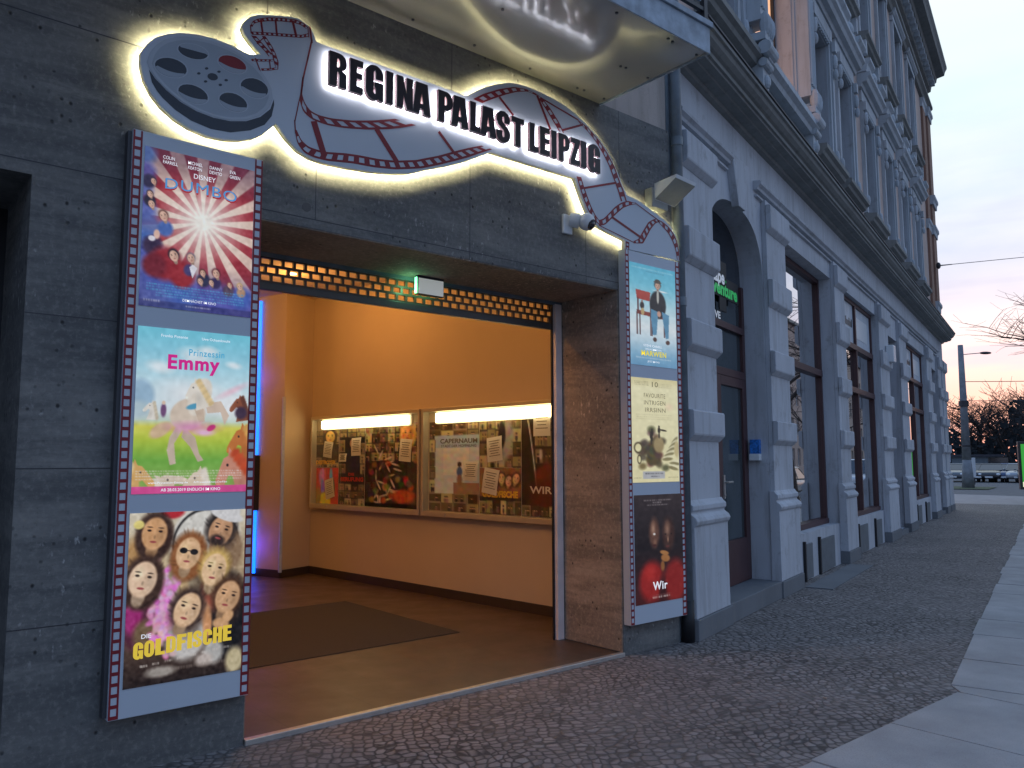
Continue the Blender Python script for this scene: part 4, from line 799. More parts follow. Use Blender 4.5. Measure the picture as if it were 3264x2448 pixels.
# 6 dark poster
p = Paint(76, 170, (40, 34, 36)); p.grad([(0, (52, 44, 46)), (.5, (30, 24, 27)), (1, (70, 26, 24))])
p.el(.34, .80, .30, .22, (150, 34, 30), .35); p.el(.82, .82, .28, .24, (134, 32, 28), .35); p.el(.3, .72, .16, .1, (176, 44, 38), .7); p.el(.55, .9, .10, .2, (60, 20, 20), .6)
p.el(.40, .36, .13, .17, (96, 66, 54), .4); p.el(.38, .32, .06, .09, (186, 146, 122), .9, 0, .8); p.el(.41, .45, .05, .05, (150, 110, 90), .9, 0, .7); p.el(.40, .37, .03, .012, (232, 228, 222), .4); p.el(.40, .475, .05, .014, (70, 36, 34), .4)
p.el(.69, .38, .16, .19, (66, 44, 38), .4); p.el(.67, .33, .08, .1, (176, 136, 112), .9, 0, .7); p.el(.63, .38, .025, .01, (30, 20, 20), .4); p.el(.75, .38, .02, .01, (20, 14, 14), .4); p.el(.68, .43, .02, .04, (170, 130, 105), .8); p.el(.67, .495, .05, .014, (90, 48, 44), .4)
p.el(.62, .60, .09, .05, (166, 112, 64), .3, -60); p.el(.60, .55, .05, .05, (176, 122, 72), .3, -70); p.el(.56, .67, .05, .06, (140, 92, 52), .4); p.rect(.02, .0, 1, .005, (60, 50, 52))
p.lines(.20, .76, .055, .012, (190, 180, 180), 26, .6); p.lines(.38, .56, .078, .012, (200, 190, 190), 10, .7); p.lines(.26, .70, .10, .009, (180, 170, 170), 22, .6); p.lines(.34, .72, .93, .009, (150, 110, 110), 22, .7); p.lines(.34, .70, .95, .016, (205, 190, 185), 18, .8); p.nz(4, 20, 40, True)
poster(5.130, 5.768, 1.312, .405, p, 'dark poster with two faces and red coat titled Wir, right column', [('Wir', .50, .845, .30, .075, cW, .035)])

# ---------------------------------------------------------------- notice cases on the foyer wall (t along the wall, off out of it)
rzw = math.atan2(wd.y, wd.x)
def wthing(name, t, z, label, cat, group=None):
    o = thing(name, (0, 0, 0), label, cat, group); loc = b0+wd*t; o.location = (loc.x, loc.y, z); o.rotation_euler = (0, 0, rzw); OFF[o.name] = Vector((t, 0, z)); return o
mTube = emit('case_lamp_glow', (1, .76, .36), 8.5); mCaseFr = plain('champagne_aluminium', (.60, .54, .42), .35, .5, var=.05)
mBoard = plain('case_back_board', (.62, .55, .42), .7)
def case(t0, t1, label):
    z0, z1 = .955, 2.235; r = wthing('display_case', (t0+t1)/2, z0, label, 'display case', 'lit display cases on the foyer wall')
    MB().box(t0+.03, t1-.03, .001, .012, z0+.03, z1-.03).build('back_board', mBoard, r)
    f = MB().box(t0, t0+.04, .0, .10, z0, z1).box(t1-.04, t1, .0, .10, z0, z1).box(t0+.04, t1-.04, .0, .10, z1-.045, z1).box(t0+.04, t1-.04, .0, .10, z0, z0+.06)
    f.build('frame', mCaseFr, r, bevel=.004)
    MB().box(t0+.28, t1-.22, .030, .065, z1-.175, z1-.062).build('lamp_cover', mTube, r, bevel=.012)
    MB().box(t0+.24, t1-.18, .0125, .029, z1-.19, z1-.05).build('lamp_batten', mWhitePl, r)
    MB().quad((t0+.04, .094, z0+.06), (t1-.04, .094, z0+.06), (t1-.04, .094, z1-.045), (t0+.04, .094, z1-.045)).build('glass', mClear, r)
    for t_ in (t0+.35, t1-.45): MB().box(t_-.012, t_+.012, .10, .108, z0+.01, z0+.045).build('lock', mAlu, r)
    return r
case(2.00, 4.47, 'far display case on the orange foyer wall, next to the wall return'); case(-.50, 1.965, 'near display case on the orange foyer wall, cut off by the door frame')
def stills(p, rs, x0, y0, x1, y1, nx, ny):
    """small overlapping press photographs"""
    for a in range(nx):
        for b in range(ny):
            cx_, cy_ = x0+(x1-x0)*(a+.5)/nx, y0+(y1-y0)*(b+.5)/ny; w, h = (x1-x0)/nx*rs.uniform(.40, .55), (y1-y0)/ny*rs.uniform(.38, .52)
            base = rs.randint(25, 170); tone = (base+40, base+18, base*.75)
            p.rect(cx_-w, cy_-h, cx_+w, cy_+h, (190, 170, 135) if rs.rand() < .45 else (60, 46, 36), .9); p.rect(cx_-w*.93, cy_-h*.93, cx_+w*.93, cy_+h*.93, tone)
            for _ in range(rs.randint(1, 4)):
                fx = cx_+rs.uniform(-.6, .6)*w; p.el(fx, cy_+h*.5, w*.28, h*.5, tuple(rs.randint(20, 150)*np.array([1.1, .85, .7])), .3); p.el(fx, cy_-h*.1, w*.16, h*.26, (205, 160, 125), .3); p.el(fx, cy_-h*.25, w*.18, h*.18, (50, 36, 30), .3)
def sheet(name, t0, t1, z0, z1, P, label, cat, texts=(), off=.02, group=None, m=None, tilt=0):
    """flat sheet hung in a case; reads from the room side, so u runs against t"""
    r = wthing(name, (t0+t1)/2, z0, label, cat, group)
    MB().box(t0, t1, off-.003, off-.0005, z0, z1).build('paper', mPaper, r)
    if P: P.mesh('picture', lambda u, v: (t1+(t0-t1)*u, off, z1+(z0-z1)*v), m or mPrintMid, r)
    w, h = t1-t0, z1-z0
    for s_, u, v, ww, hh, m_, bold in texts:
        mesh_obj('title', text_mesh(s_, lambda a, b, d: (t1-u*w-a, off+.001, b), hh*h, ww*w, 0, z1-v*h, bold), m_, r)
    return r
dGo = plain('print_gold_dim', srgb(235, 190, 60), .5); dRd = plain('print_red_dim', srgb(190, 60, 45), .5); dGr = plain('print_taupe_dim', srgb(110, 105, 90), .5); dW = plain('print_white_dim', srgb(235, 230, 220), .5)
zb_, zt_ = 1.02, 2.02
GP = 'film posters pinned in the foyer cases'
rs = np.random.RandomState(11)
p = Paint(34, 56, (60, 46, 36)); stills(p, rs, 0, 0, 1, .5, 3, 3); p.head(.62, .17, .26, (250, 205, 110), (50, 34, 26), 0, 1); p.rect(0, .38, 1, .5, (40, 30, 26)); stills(p, rs, 0, .72, 1, 1, 4, 2); p.nz(10, 12, 20)
sheet('film_poster', 3.86, 4.44, 1.52, zt_+.02, p, 'poster with a golden face titled DESTROYER in the far case', 'poster', [('DESTROYER', .45, .86, .86, .10, dGo, .08)], group=GP)
p = Paint(34, 40, (200, 60, 40)); 
for k in range(9): p.el(rs.uniform(.1, .9), rs.uniform(.2, .7), .08, .26, tuple(int(x) for x in rs.randint(90, 220, 3)), .3); 
p.el(.4, .95, .3, .3, (220, 190, 40), .2); p.el(.75, .55, .1, .3, (30, 110, 60), .3); p.el(.1, .8, .15, .3, (160, 120, 50), .3); p.nz(12, 14, 16)
sheet('film_poster', 3.86, 4.42, zb_, 1.515, p, 'red and yellow poster below the DESTROYER poster in the far case', 'poster', group=GP)
p = Paint(34, 90, (50, 42, 40)); stills(p, rs, 0, 0, 1, .12, 3, 2); p.head(.55, .20, .17, (205, 156, 120), (46, 34, 28), 0, 1); p.el(.55, .42, .30, .2, (48, 46, 56), .15); stills(p, rs, 0, .16, .25, .6, 1, 3); stills(p, rs, .8, .2, 1, .6, 1, 3); stills(p, rs, 0, .72, 1, 1, 4, 3); p.nz(8, 12, 30)
sheet('film_poster', 3.24, 3.85, zb_, zt_+.03, p, 'tall poster of a dark-haired woman titled DIE BERUFUNG in the far case', 'poster', [('DIE', .5, .60, .22, .035, dRd, .06), ('BERUFUNG', .52, .665, .88, .05, dRd, .08)], group=GP)
p = Paint(70, 90, (60, 44, 34)); stills(p, rs, 0, 0, 1, .45, 7, 4); p.head(.80, .12, .13, (236, 150, 80), (240, 180, 90), 0, 1)
for k in range(26): p.el(rs.uniform(.2, .62), rs.uniform(.3, .95), .10, .012, (226, 200, 160), .3, rs.choice([-60, 60, 15, -15, 90]), .9)
for k in range(30): p.el(rs.uniform(.1, .98), rs.uniform(.4, .98), .07, .05, tuple(int(x) for x in (rs.randint(60, 240), rs.randint(40, 150), rs.randint(20, 90))), .5, rs.randint(180), .75)
p.el(.72, .86, .26, .1, (205, 80, 36), .4); p.rect(0, .95, 1, 1, (20, 16, 14)); p.nz(16, 30, 36)
sheet('film_poster', 2.10, 3.23, zb_, zt_+.06, p, 'wide crowded fairground poster with small press photos in the far case', 'poster', group=GP)
p = Paint(50, 90, (120, 100, 70)); stills(p, rs, 0, 0, 1, .2, 4, 2); p.rect(.12, .16, 1, .8, (206, 204, 190)); p.grad if 0 else None; p.rect(.12, .16, 1, .3, (176, 192, 196)); p.rect(.3, .3, .8, .6, (222, 214, 192)); p.el(.62, .48, .045, .03, (60, 44, 36), .2); p.el(.62, .56, .06, .06, (70, 100, 140), .2); p.el(.62, .65, .06, .07, (140, 100, 80), .3); p.rect(.5, .68, 1, .8, (150, 96, 60), .8); stills(p, rs, .0, .2, .14, .8, 1, 4); stills(p, rs, 0, .8, 1, 1, 4, 2); p.nz(8, 16, 30)
sheet('film_poster', 1.02, 1.90, zb_, zt_+.05, p, 'pale poster with a boy walking away titled CAPERNAUM in the near case', 'poster', [('CAPERNAUM', .60, .22, .74, .05, dGr, .04), ('STADT DER HOFFNUNG', .60, .275, .70, .028, dGr, .03)], group=GP)
p = Paint(50, 46, (70, 56, 46)); stills(p, rs, 0, 0, 1, 1, 5, 4); p.el(.62, .5, .22, .5, (170, 162, 150), .4, 15); p.el(.55, .35, .1, .3, (50, 46, 44), .3); p.rect(.0, .0, 1, .1, (240, 200, 90), .8); p.nz(10, 16, 16)
sheet('film_poster', .36, 1.01, 1.53, zt_+.07, p, 'grey smoky poster above the GOLDFISCHE poster in the near case', 'poster', group=GP)
p = Paint(50, 46, (150, 96, 60)); 
for k in range(5): p.head(.2+.17*k, .22+.05*(k % 2), .10, (236, 180, 120), (90, 56, 36), 10*k-20, 1)
p.rect(0, .62, 1, 1, (60, 44, 36)); stills(p, rs, 0, .68, 1, 1, 6, 1); p.nz(12, 20, 16)
sheet('film_poster', .36, 1.01, zb_, 1.525, p, 'orange group portrait titled GOLDFISCHE in the near case', 'poster', [('GOLDFISCHE', .5, .56, .86, .13, dGo, .08)], group=GP)
p = Paint(60, 90, (50, 36, 28)); stills(p, rs, .25, 0, 1, .5, 5, 3); p.el(.2, .5, .05, .6, (230, 220, 200), .2, -8); p.el(.185, .5, .045, .6, (50, 36, 28), .2, -8); p.el(.5, .62, .3, .16, (120, 44, 26), .3); p.el(.35, .40, .03, .06, (206, 190, 160), .3); p.el(.5, .8, .5, .2, (90, 34, 22), .5); stills(p, rs, 0, .88, 1, 1, 6, 1); p.nz(8, 20, 30)
sheet('film_poster', -.44, .35, zb_, zt_+.08, p, 'dark red-brown poster titled WIR beside the door frame in the near case', 'poster', [('WIR', .35, .74, .4, .07, dW, .03)], group=GP)
NL = [(4.12, 1.66, .22, .22, 6, 'white note over the golden-face poster, far left of the far case'), (3.42, 1.68, .22, .24, -2, 'square white note beside the dark-haired woman in the far case'), (2.36, 1.60, .24, .28, 4, 'white note at the right end of the far case'), (4.02, 1.10, .22, .27, -14, 'tilted white note on the red and yellow poster'), (3.74, 1.60, .18, .11, 0, 'small white slip left of the woman in the far case'), (1.15, 1.38, .24, .22, 2, 'white note on the lower right of the pale CAPERNAUM poster'), (.74, 1.60, .24, .27, -6, 'white note on the grey smoky poster'), (.84, 1.24, .24, .28, 8, 'tilted white note on the GOLDFISCHE poster in the near case'), (.04, 1.86, .24, .36, 0, 'tall white note under the lamp of the near case')]
for t_, z_, w_, h_, a_, lab in NL:
    r = wthing('paper_note', t_, z_, lab, 'note', 'programme notes pinned in the foyer cases'); ca, sa = math.cos(math.radians(a_)), math.sin(math.radians(a_))
    mb = MB(); nn = 6
    for i in range(nn+1):
        f = i/nn; cur = .010*math.sin(PI*f)+.012*(f**3)
        for u in (-.5, .5): x, y = u*w_, (1-f)*h_; mb.v.append((t_+x*ca-y*sa, .026+cur, z_+x*sa+y*ca))
    mb.f = [(2*i, 2*i+1, 2*i+3, 2*i+2) for i in range(nn)]
    mb.build('sheet', mPaper, r)
    ln = MB()
    for i in range(7):
        y = h_*(.82-.1*i); ww = w_*(.36-.05*(i % 3))
        c4 = [(-ww, y), (ww, y), (ww, y+.008), (-ww, y+.008)]; f = 1-y/h_; cur = .010*math.sin(PI*f)+.012*(f**3)+.0015
        ln.quad(*[(t_+x*ca-yy*sa, .026+cur, z_+x*sa+yy*ca) for x, yy in c4])
    ln.build('print_line', dGr, r)

# ---------------------------------------------------------------- fittings on the front
cm = thing('security_camera', (4.47, YW, 3.5), 'white dome security camera on the concrete just below the sign', 'camera')
MB().box(4.40, 4.50, YW-.03, YW-.002, 3.44, 3.60).build('wall_plate', mWhitePl, cm, bevel=.006)
MB().tube((4.47, YW-.031, 3.56), (4.52, YW-.09, 3.545), .055, .062, 20).build('mount', mWhitePl, cm, smooth=False)
MB().sphere((4.555, YW-.135, 3.535), .070, .070, .072, 20, 12).build('housing', mWhitePl, cm, smooth=True)
ld = Vector((.25, -.75, -.55)).normalized(); hc = Vector((4.555, YW-.135, 3.535))
MB().tube(hc+ld*.045, hc+ld*.066, .048, .044, 20).build('lens_ring', mDark, cm)
MB().sphere(tuple(hc+ld*.045), .040, .040, .040, 16, 10).build('lens', glass_pane_mat('camera_lens', (.005, .005, .008), .05), cm, smooth=True)
fl = thing('wall_floodlight', (5.60, YW, 3.9), 'square grey-white floodlight on the concrete right of the sign, switched off', 'floodlight')
MB().box(5.44, 5.66, YW-.09, YW-.002, 3.86, 4.04).build('gear_box', plain('grey_lamp_metal', (.30, .31, .28), .5), fl, bevel=.006)
h = MB(); A = [(5.47, YW-.092, 4.075), (5.75, YW-.092, 4.06), (5.75, YW-.34, 4.075), (5.47, YW-.34, 4.095)]; B_ = [(5.47, YW-.092, 3.93), (5.75, YW-.092, 3.915), (5.75, YW-.33, 4.045), (5.47, YW-.33, 4.065)]
h.add(A+B_, [(0, 1, 2, 3), (0, 4, 5, 1), (1, 5, 6, 2), (2, 6, 7, 3), (3, 7, 4, 0)]).build('hood', mWhitePl, fl)
MB().quad(*[(x, y, z+.004) for x, y, z in B_]).build('glass', plain('dull_lamp_glass', (.42, .42, .36), .25), fl)
dp = thing('downpipe', (5.90, YW-.02, 0), 'grey rainwater downpipe in the corner between the cinema and the old house', 'pipe')
MB().tube((5.885, YW-.03, .35), (5.885, YW-.03, 12.5), .05, n=16).build('pipe', mPipe, dp, smooth=True)
MB().tube((5.885, YW-.03, .0), (5.885, YW-.03, .36), .058, n=16).build('cast_iron_foot', mBlack, dp, smooth=True)
for z_ in (3.02, 4.55): MB().tube((5.885, YW-.03, z_), (5.885, YW-.03, z_+.08), .057, n=16).build('collar', mPipe, dp)
MB().box(5.80, 5.842, YW+.02, YW+.12, 0, 12.5).build('joint_cover', mPipe, dp)

# ---------------------------------------------------------------- old grey house, authored in its own (s along, n inward, z up) frame
NW = 2.82; NU = 2.90; SE = 29.5
hs = thing('old_house', (7.0, NW, 0), 'long ornate old house, grey ground floor and rose upper storeys, down the street', 'house', g=True)
def gm(n0): return lambda x, y, d: (x, n0+d, y)
archp = [(7.80, .02), (7.80, 3.72)]
for i in range(1, 24):
    a = PI*(1-i/24); e = 2/2.5
    archp.append((8.74+.94*math.copysign(abs(math.cos(a))**e, math.cos(a)), 3.72+.76*abs(math.sin(a))**e))
archp += [(9.68, 3.72), (9.68, .02)]
def rc(a, b, c, d): return [(a, c), (a, d), (b, d), (b, c)]
W1, W2, W3 = (10.53, 13.40), (14.12, 17.35), (21.0, 24.80)
E1, E2 = (18.42, 19.95), (25.80, 27.40)
gw = [rc(6.93, SE, 0, 5.46), archp, rc(*W1, .62, 4.52), rc(*W2, .62, 4.52), rc(*E1, .10, 4.30), rc(*W3, .60, 4.50), rc(*E2, .10, 4.30)]
mesh_obj('ground_floor_wall', shape2d(gw, gm(NW), .36), mGrey, hs)
CW = [8.62, 10.80, 13.67, 15.55, 17.97, 20.40, 22.85, 25.30]
uw = [rc(6.93, SE, 5.6, 14.4)]
for c in CW: h_ = 1.08 if c == 10.80 else .55; uw += [rc(c-h_, c+h_, 6.62, 8.85), rc(c-.52, c+.52, 10.5, 13.05)]
mesh_obj('upper_wall', shape2d(uw, gm(NU), .42), mPink, hs)
_p = [(8.2, NU+.43), (SE-.02, NU+.43), (SE-.02, NU+11), (11.2, NU+11)]
MB().add([(a, b, .02) for a, b in _p]+[(a, b, 14.35) for a, b in _p], [(0, 3, 2, 1), (4, 5, 6, 7), (0, 1, 5, 4), (1, 2, 6, 5), (2, 3, 7, 6), (3, 0, 4, 7)]).build('rear_block', mPink, hs)
# piers with blocks
PIERS = [(7.0, 7.80), (9.70, 10.53), (13.40, 14.12), (17.35, 18.42), (19.95, 21.0), (24.80, 25.80), (27.42, 28.2), (28.55, SE)]
for a, b in PIERS:
    m = MB(); m.box(a, b, 2.76, NW-.001, 1.22, 4.80)
    for z0, z1 in ((1.83, 2.07), (2.67, 2.92), (3.51, 3.80), (4.44, 4.73)):
        m.sweep([(2.757, z0-.05), (2.70, z0+.005), (2.695, z0+.02), (2.695, z1-.015), (2.705, z1), (2.757, z1+.004)], a-.015, b+.015)
    m.sweep([(2.759, 1.24), (2.74, 1.21), (2.715, 1.19), (2.715, 1.15), (2.735, 1.13), (2.735, 1.115), (2.69, 1.08), (2.675, 1.05), (2.685, 1.02), (2.705, 1.00), (2.70, .19), (NW-.001, .19), (NW-.001, 1.24)], a-.045, b+.045)
    pr = m.build('pier', mGrey, hs, bevel=.006)
    MB().box(a-.06, b+.06, 2.68, NW-.001, 0, .188).build('plinth', mPlinth, pr, bevel=.006)
md = MB()
for a, b in ((6.95, 8.45), (9.42, 27.6)):
    md.sweep([(NW-.001, 4.97), (2.735, 4.96), (2.72, 4.94), (2.725, 4.915), (2.76, 4.89), (2.77, 4.86), (NW-.001, 4.855)], a, b)
    md.sweep([(NW-.001, 4.81), (2.785, 4.805), (2.785, 4.785), (NW-.001, 4.775)], a+.03, b-.03)
md.build('string_moulding', mGrey, hs)
k = MB(); f_, bk = [(8.42, 4.98), (8.98, 4.98), (8.83, 4.42), (8.60, 4.42)], [(8.50, 4.90), (8.92, 4.90), (8.80, 4.46), (8.60, 4.46)]
k.add([(x, 2.735, z) for x, z in f_]+[(x, NW-.001, z) for x, z in f_], [(0, 1, 2, 3), (0, 4, 5, 1), (1, 5, 6, 2), (2, 6, 7, 3), (3, 7, 4, 0)]).build('keystone', mGrey, hs, bevel=.008)
# cornice between ground floor and first floor
MB().sweep([(NU+.1, 5.76), (2.42, 5.69), (2.42, 5.65), (2.445, 5.64), (2.46, 5.60), (2.50, 5.565), (2.53, 5.55), (2.53, 5.505), (2.555, 5.50), (2.56, 5.475), (2.64, 5.465), (2.65, 5.45), (2.75, 5.44), (2.765, 5.41), (NW-.001, 5.395), (NU+.1, 5.395)], 6.86, SE+.05).build('lower_cornice', mLedge, hs)
MB().box(6.86, SE+.05, 2.405, 2.60, 5.695, 5.715).build('cornice_flashing', mRoof, hs)
# main cornice and roof
MB().sweep([(NU+.1, 14.95), (2.24, 14.90), (2.24, 14.82), (2.30, 14.72), (2.33, 14.60), (2.55, 14.56), (2.58, 14.42), (2.72, 14.36), (2.76, 14.15), (NU-.001, 14.10), (NU+.1, 14.1)], 6.86, SE+.35).build('main_cornice', mLedge, hs)
x = 7.2
while x < SE: MB().box(x, x+.16, 2.60, 2.80, 14.22, 14.40).build('bracket', mGreyL, hs); x += .42
x = 7.3
while x < 28: MB().box(x, x+.15, 2.84, NU-.001, 13.55, 13.98).sphere((x+.075, 2.84, 13.76), .06, .05, .12, 8, 6).build('frieze_ornament', mGreyL, hs); x += .56
MB().sweep([(NU-.001, 13.50), (2.70, 13.46), (2.70, 13.38), (2.78, 13.32), (2.82, 13.24), (NU-.001, 13.22)], 6.9, SE+.03).build('string_course', mLedge, hs)
MB().sweep([(2.75, 14.96), (4.3, 17.2), (10, 17.6), (10, 14.96)], 6.9, SE).build('roof', mRoof, hs)
MB().box(25.6, SE-.3, 2.86, 6.5, 14.97, 17.4).sweep([(2.8, 17.4), (2.8, 17.6), (6.6, 17.6), (6.6, 17.4)], 25.4, SE-.1).build('gable', mBrick, hs)
# brown corner pilasters on the upper storeys
cp = MB().box(27.85, 28.45, 2.83, NU-.001, 5.8, 13.2).box(28.75, SE+.02, 2.80, NU-.001, 5.8, 13.2); cp.build('corner_pilaster', mBrick, hs)
for a, b, n_, z in ((27.78, 28.52, 2.78, 8.9), (28.68, SE+.12, 2.72, 8.9), (27.78, 28.52, 2.78, 12.9), (28.68, SE+.12, 2.72, 12.9), (28.68, SE+.14, 2.70, 9.9), (28.68, SE+.10, 2.74, 6.4)): MB().sweep([(NU-.002, z+.3), (n_, z+.29), (n_, z+.2), (n_+.04, z+.15), (n_+.05, z), (NU-.002, z)], a, b).build('pilaster_capital', mGreyL, hs)
mDim = glass_pane_mat('dark_window_glass', (.012, .016, .024), .06)
mLit = emit('lit_window_glow', (1, .48, .18), .95)
rg = random.Random(4)
def upper_window(c, z0, z1, first, hw=.55, ornate=False, lit=False):
    w = MB(); ng = NU+.24
    w.box(c-hw, c-hw+.07, ng, ng+.06, z0, z1).box(c+hw-.07, c+hw, ng, ng+.06, z0, z1).box(c-hw+.07, c+hw-.07, ng, ng+.06, z1-.07, z1).box(c-hw+.07, c+hw-.07, ng, ng+.06, z0, z0+.07).box(c-.035, c+.035, ng, ng+.06, z0+.07, z1-.07)
    zt = z0+(z1-z0)*.68; w.box(c-hw+.07, c-.035, ng, ng+.06, zt, zt+.06).box(c+.035, c+hw-.07, ng, ng+.06, zt, zt+.06)
    o = w.build('window', mDarkFr, hs)
    MB().quad((c-hw+.05, ng+.045, z0+.05), (c+hw-.05, ng+.045, z0+.05), (c+hw-.05, ng+.045, z1-.05), (c-hw+.05, ng+.045, z1-.05)).build('pane', mLit if lit else mDim, o)
    # plastered reveal lining
    rv = MB().box(c-hw-.002, c-hw+.012, NU-.004, ng, z0, z1).box(c+hw-.012, c+hw+.002, NU-.004, ng, z0, z1).box(c-hw, c+hw, NU-.004, ng, z1-.012, z1+.002)
    rv.build('reveal', mGrey, o)
    sl = MB().sweep([(NU-.001, z0-.02), (2.66, z0-.05), (2.66, z0-.12), (2.71, z0-.15), (2.73, z0-.2), (2.80, z0-.23), (2.84, z0-.30), (NU-.001, z0-.31)], c-hw-.28, c+hw+.28)
    sl.build('sill', mLedge, o)
    s = MB(); e = hw
    for sx in (-1, 1):
        x0, x1 = sorted((c+sx*(e+.002), c+sx*(e+.10))); s.box(x0, x1, 2.855, NU-.001, z0, z1+.1)
        x0, x1 = sorted((c+sx*(e+.13), c+sx*(e+.24))); s.box(x0, x1, 2.83, NU-.001, z0, z1+.12)
        xm = c+sx*(e+.185)
        if first:
            s.sphere((xm, 2.80, z1-.25), .06, .05, .14, 10, 6); s.sphere((xm, 2.79, z1-.48), .045, .045, .10, 10, 6); s.box(xm-.07, xm+.07, 2.77, 2.829, z1-.08, z1+.1)
            s.sphere((xm, 2.82, z0+.25), .05, .04, .12, 10, 6)
    if first:
        # dentilled frieze, hood on brackets, broken pediment with vase
        s.box(c-e-.002, c+e+.002, 2.86, NU-.001, z1+.002, z1+.10)
        for i in range(11): x = c-e+.03+i*(2*e-.06)/10; s.box(x-.028, x+.028, 2.835, 2.859, z1+.01, z1+.09)
        s.box(c-e-.26, c+e+.26, 2.845, NU-.001, z1+.13, z1+.36)
        s.sweep([(NU-.001, z1+.66), (2.64, z1+.64), (2.64, z1+.58), (2.69, z1+.54), (2.72, z1+.47), (2.80, z1+.45), (2.82, z1+.38), (NU-.001, z1+.37)], c-e-.40, c+e+.40)
        for sx in (-1, 1):
            a, b = sorted((c+sx*(e+.42), c+sx*(e-.12)))
            s.sweep([(NU-.002, z1+.94), (2.62, z1+.92), (2.62, z1+.86), (2.68, z1+.80), (2.71, z1+.661), (NU-.002, z1+.661)], a, b)
            s.sphere((c+sx*(e-.20), 2.78, z1+.84), .08, .08, .15, 10, 6)
        s.sphere((c, 2.78, z1+.86), .13, .12, .17, 14, 8); s.sphere((c, 2.78, z1+1.08), .07, .07, .12, 12, 6); s.tube((c, 2.78, z1+.66), (c, 2.78, z1+.74), .08, .04, 12)
        for sx in (-1, 1): s.sphere((c+sx*.22, 2.80, z1+.76), .12, .06, .07, 10, 6)
    else:
        s.box(c-e-.3, c+e+.3, 2.82, NU-.001, z1+.002, z1+.14); s.sweep([(NU-.001, z1+.30), (2.74, z1+.28), (2.74, z1+.22), (2.80, z1+.16), (NU-.001, z1+.15)], c-e-.36, c+e+.36)
        for sx in (-1, 1): s.box(c+sx*(e+.2)-.07, c+sx*(e+.2)+.07, 2.72, NU-.003, z0-.52, z0-.23)
        s.box(c-e, c+e, 2.86, NU-.001, z0-.62, z0-.34)
    s.build('surround', mGreyL, o)
    if first:
        p_ = MB().box(c-e-.02, c+e+.02, 2.84, NU-.001, 5.85, z0-.34)
        for sx in (-1, 1): xm = c+sx*(e+.18); p_.box(xm-.10, xm+.10, 2.76, NU-.002, 5.80, z0-.32)
        p_.build('apron', mGreyL, o, bevel=.01)
    if ornate:
        q = MB()
        for sx in (-1, 1):
            xm = c+sx*(e+.16)
            q.box(xm-.14, xm+.14, 2.66, NU-.003, 6.98, 9.3)
            for i in range(4): x = xm-.105+i*.07; q.tube((x, 2.655, 7.15), (x, 2.655, 9.1), .022, n=8)
            for i in range(4): x = xm-.105+i*.07; q.sphere((x, 2.62, 6.92), .035, .07, .16, 8, 6)
            q.box(xm-.17, xm+.17, 2.60, NU-.003, 6.70, 6.80); q.tube((xm-.17, 2.62, 6.60), (xm+.17, 2.62, 6.60), .085, n=14); q.tube((xm-.14, 2.65, 6.43), (xm+.14, 2.65, 6.43), .055, n=12)
            q.box(xm-.12, xm+.12, 2.66, NU-.003, 5.80, 6.66); q.sphere((xm, 2.65, 6.22), .06, .05, .09, 10, 6); q.sphere((xm, 2.65, 6.04), .045, .045, .065, 10, 6)
        q.sweep([(NU-.003, 6.60), (2.60, 6.58), (2.60, 6.50), (2.66, 6.46), (2.68, 6.40), (NU-.003, 6.38)], c-e-.2, c+e+.2)
        for i in range(5): x = c-.44+i*.22; q.box(x-.07, x+.07, 2.79, 2.839, 5.98, 6.25)
        q.build('fluted_pilasters', mGreyL, o)
    return o
for i, c in enumerate(CW):
    upper_window(c, 6.62, 8.85, True, 1.08 if i == 1 else .55, ornate=(i == 1), lit=(i == 1)); upper_window(c, 10.5, 13.05, False, .52)
# shop windows, each with a real room behind
def shop(win, z0, z1, mull, trans, ngl, room, name='shop_window'):
    a, b = win; w = MB()
    w.box(a, a+.06, ngl, ngl+.07, z0, z1).box(b-.06, b, ngl, ngl+.07, z0, z1).box(a+.06, b-.06, ngl, ngl+.07, z1-.07, z1).box(a+.06, b-.06, ngl-.03, ngl+.07, z0, z0+.08)
    for x in mull: w.box(x-.035, x+.035, ngl-.01, ngl+.07, z0+.08, z1-.07)
    for z in trans: w.box(a+.06, b-.06, ngl-.02, ngl+.069, z-.05, z+.05)
    o = w.build(name, mBrown, hs, bevel=.004)
    MB().quad((a+.03, ngl+.05, z0+.03), (b-.03, ngl+.05, z0+.03), (b-.03, ngl+.05, z1-.03), (a+.03, ngl+.05, z1-.03)).build('glass', mShopGl, o)
    r = MB(); n1 = ngl+1.9; r.quad((a, n1, .3), (b, n1, .3), (b, n1, 4.8), (a, n1, 4.8)).quad((a, ngl+.12, .3), (a, n1, .3), (a, n1, 4.8), (a, ngl+.12, 4.8)).quad((b, ngl+.12, .3), (b, n1, .3), (b, n1, 4.8), (b, ngl+.12, 4.8)).quad((a, ngl+.12, .45), (b, ngl+.12, .45), (b, n1, .45), (a, n1, .45)).quad((a, ngl+.12, 4.79), (b, ngl+.12, 4.79), (b, n1, 4.79), (a, n1, 4.79))
    r.build('room', room, o)
    return o
mRoomG = plain('grey_green_room', (.16, .19, .18), .8); mRoomB = plain('brown_room', (.10, .07, .055), .8, var=.5, nscale=1.5)
w1 = shop(W1, .62, 4.52, [], [2.98], 3.0, mRoomG)
w2 = shop(W2, .62, 4.52, [15.72], [2.86, 3.66], 2.90, mRoomB)
w3 = shop(W3, .60, 4.50, [23.05], [2.90, 3.66], 2.90, mRoomB)
mFrost = plain('frosted_white_sheet', (.50, .54, .58), .5)
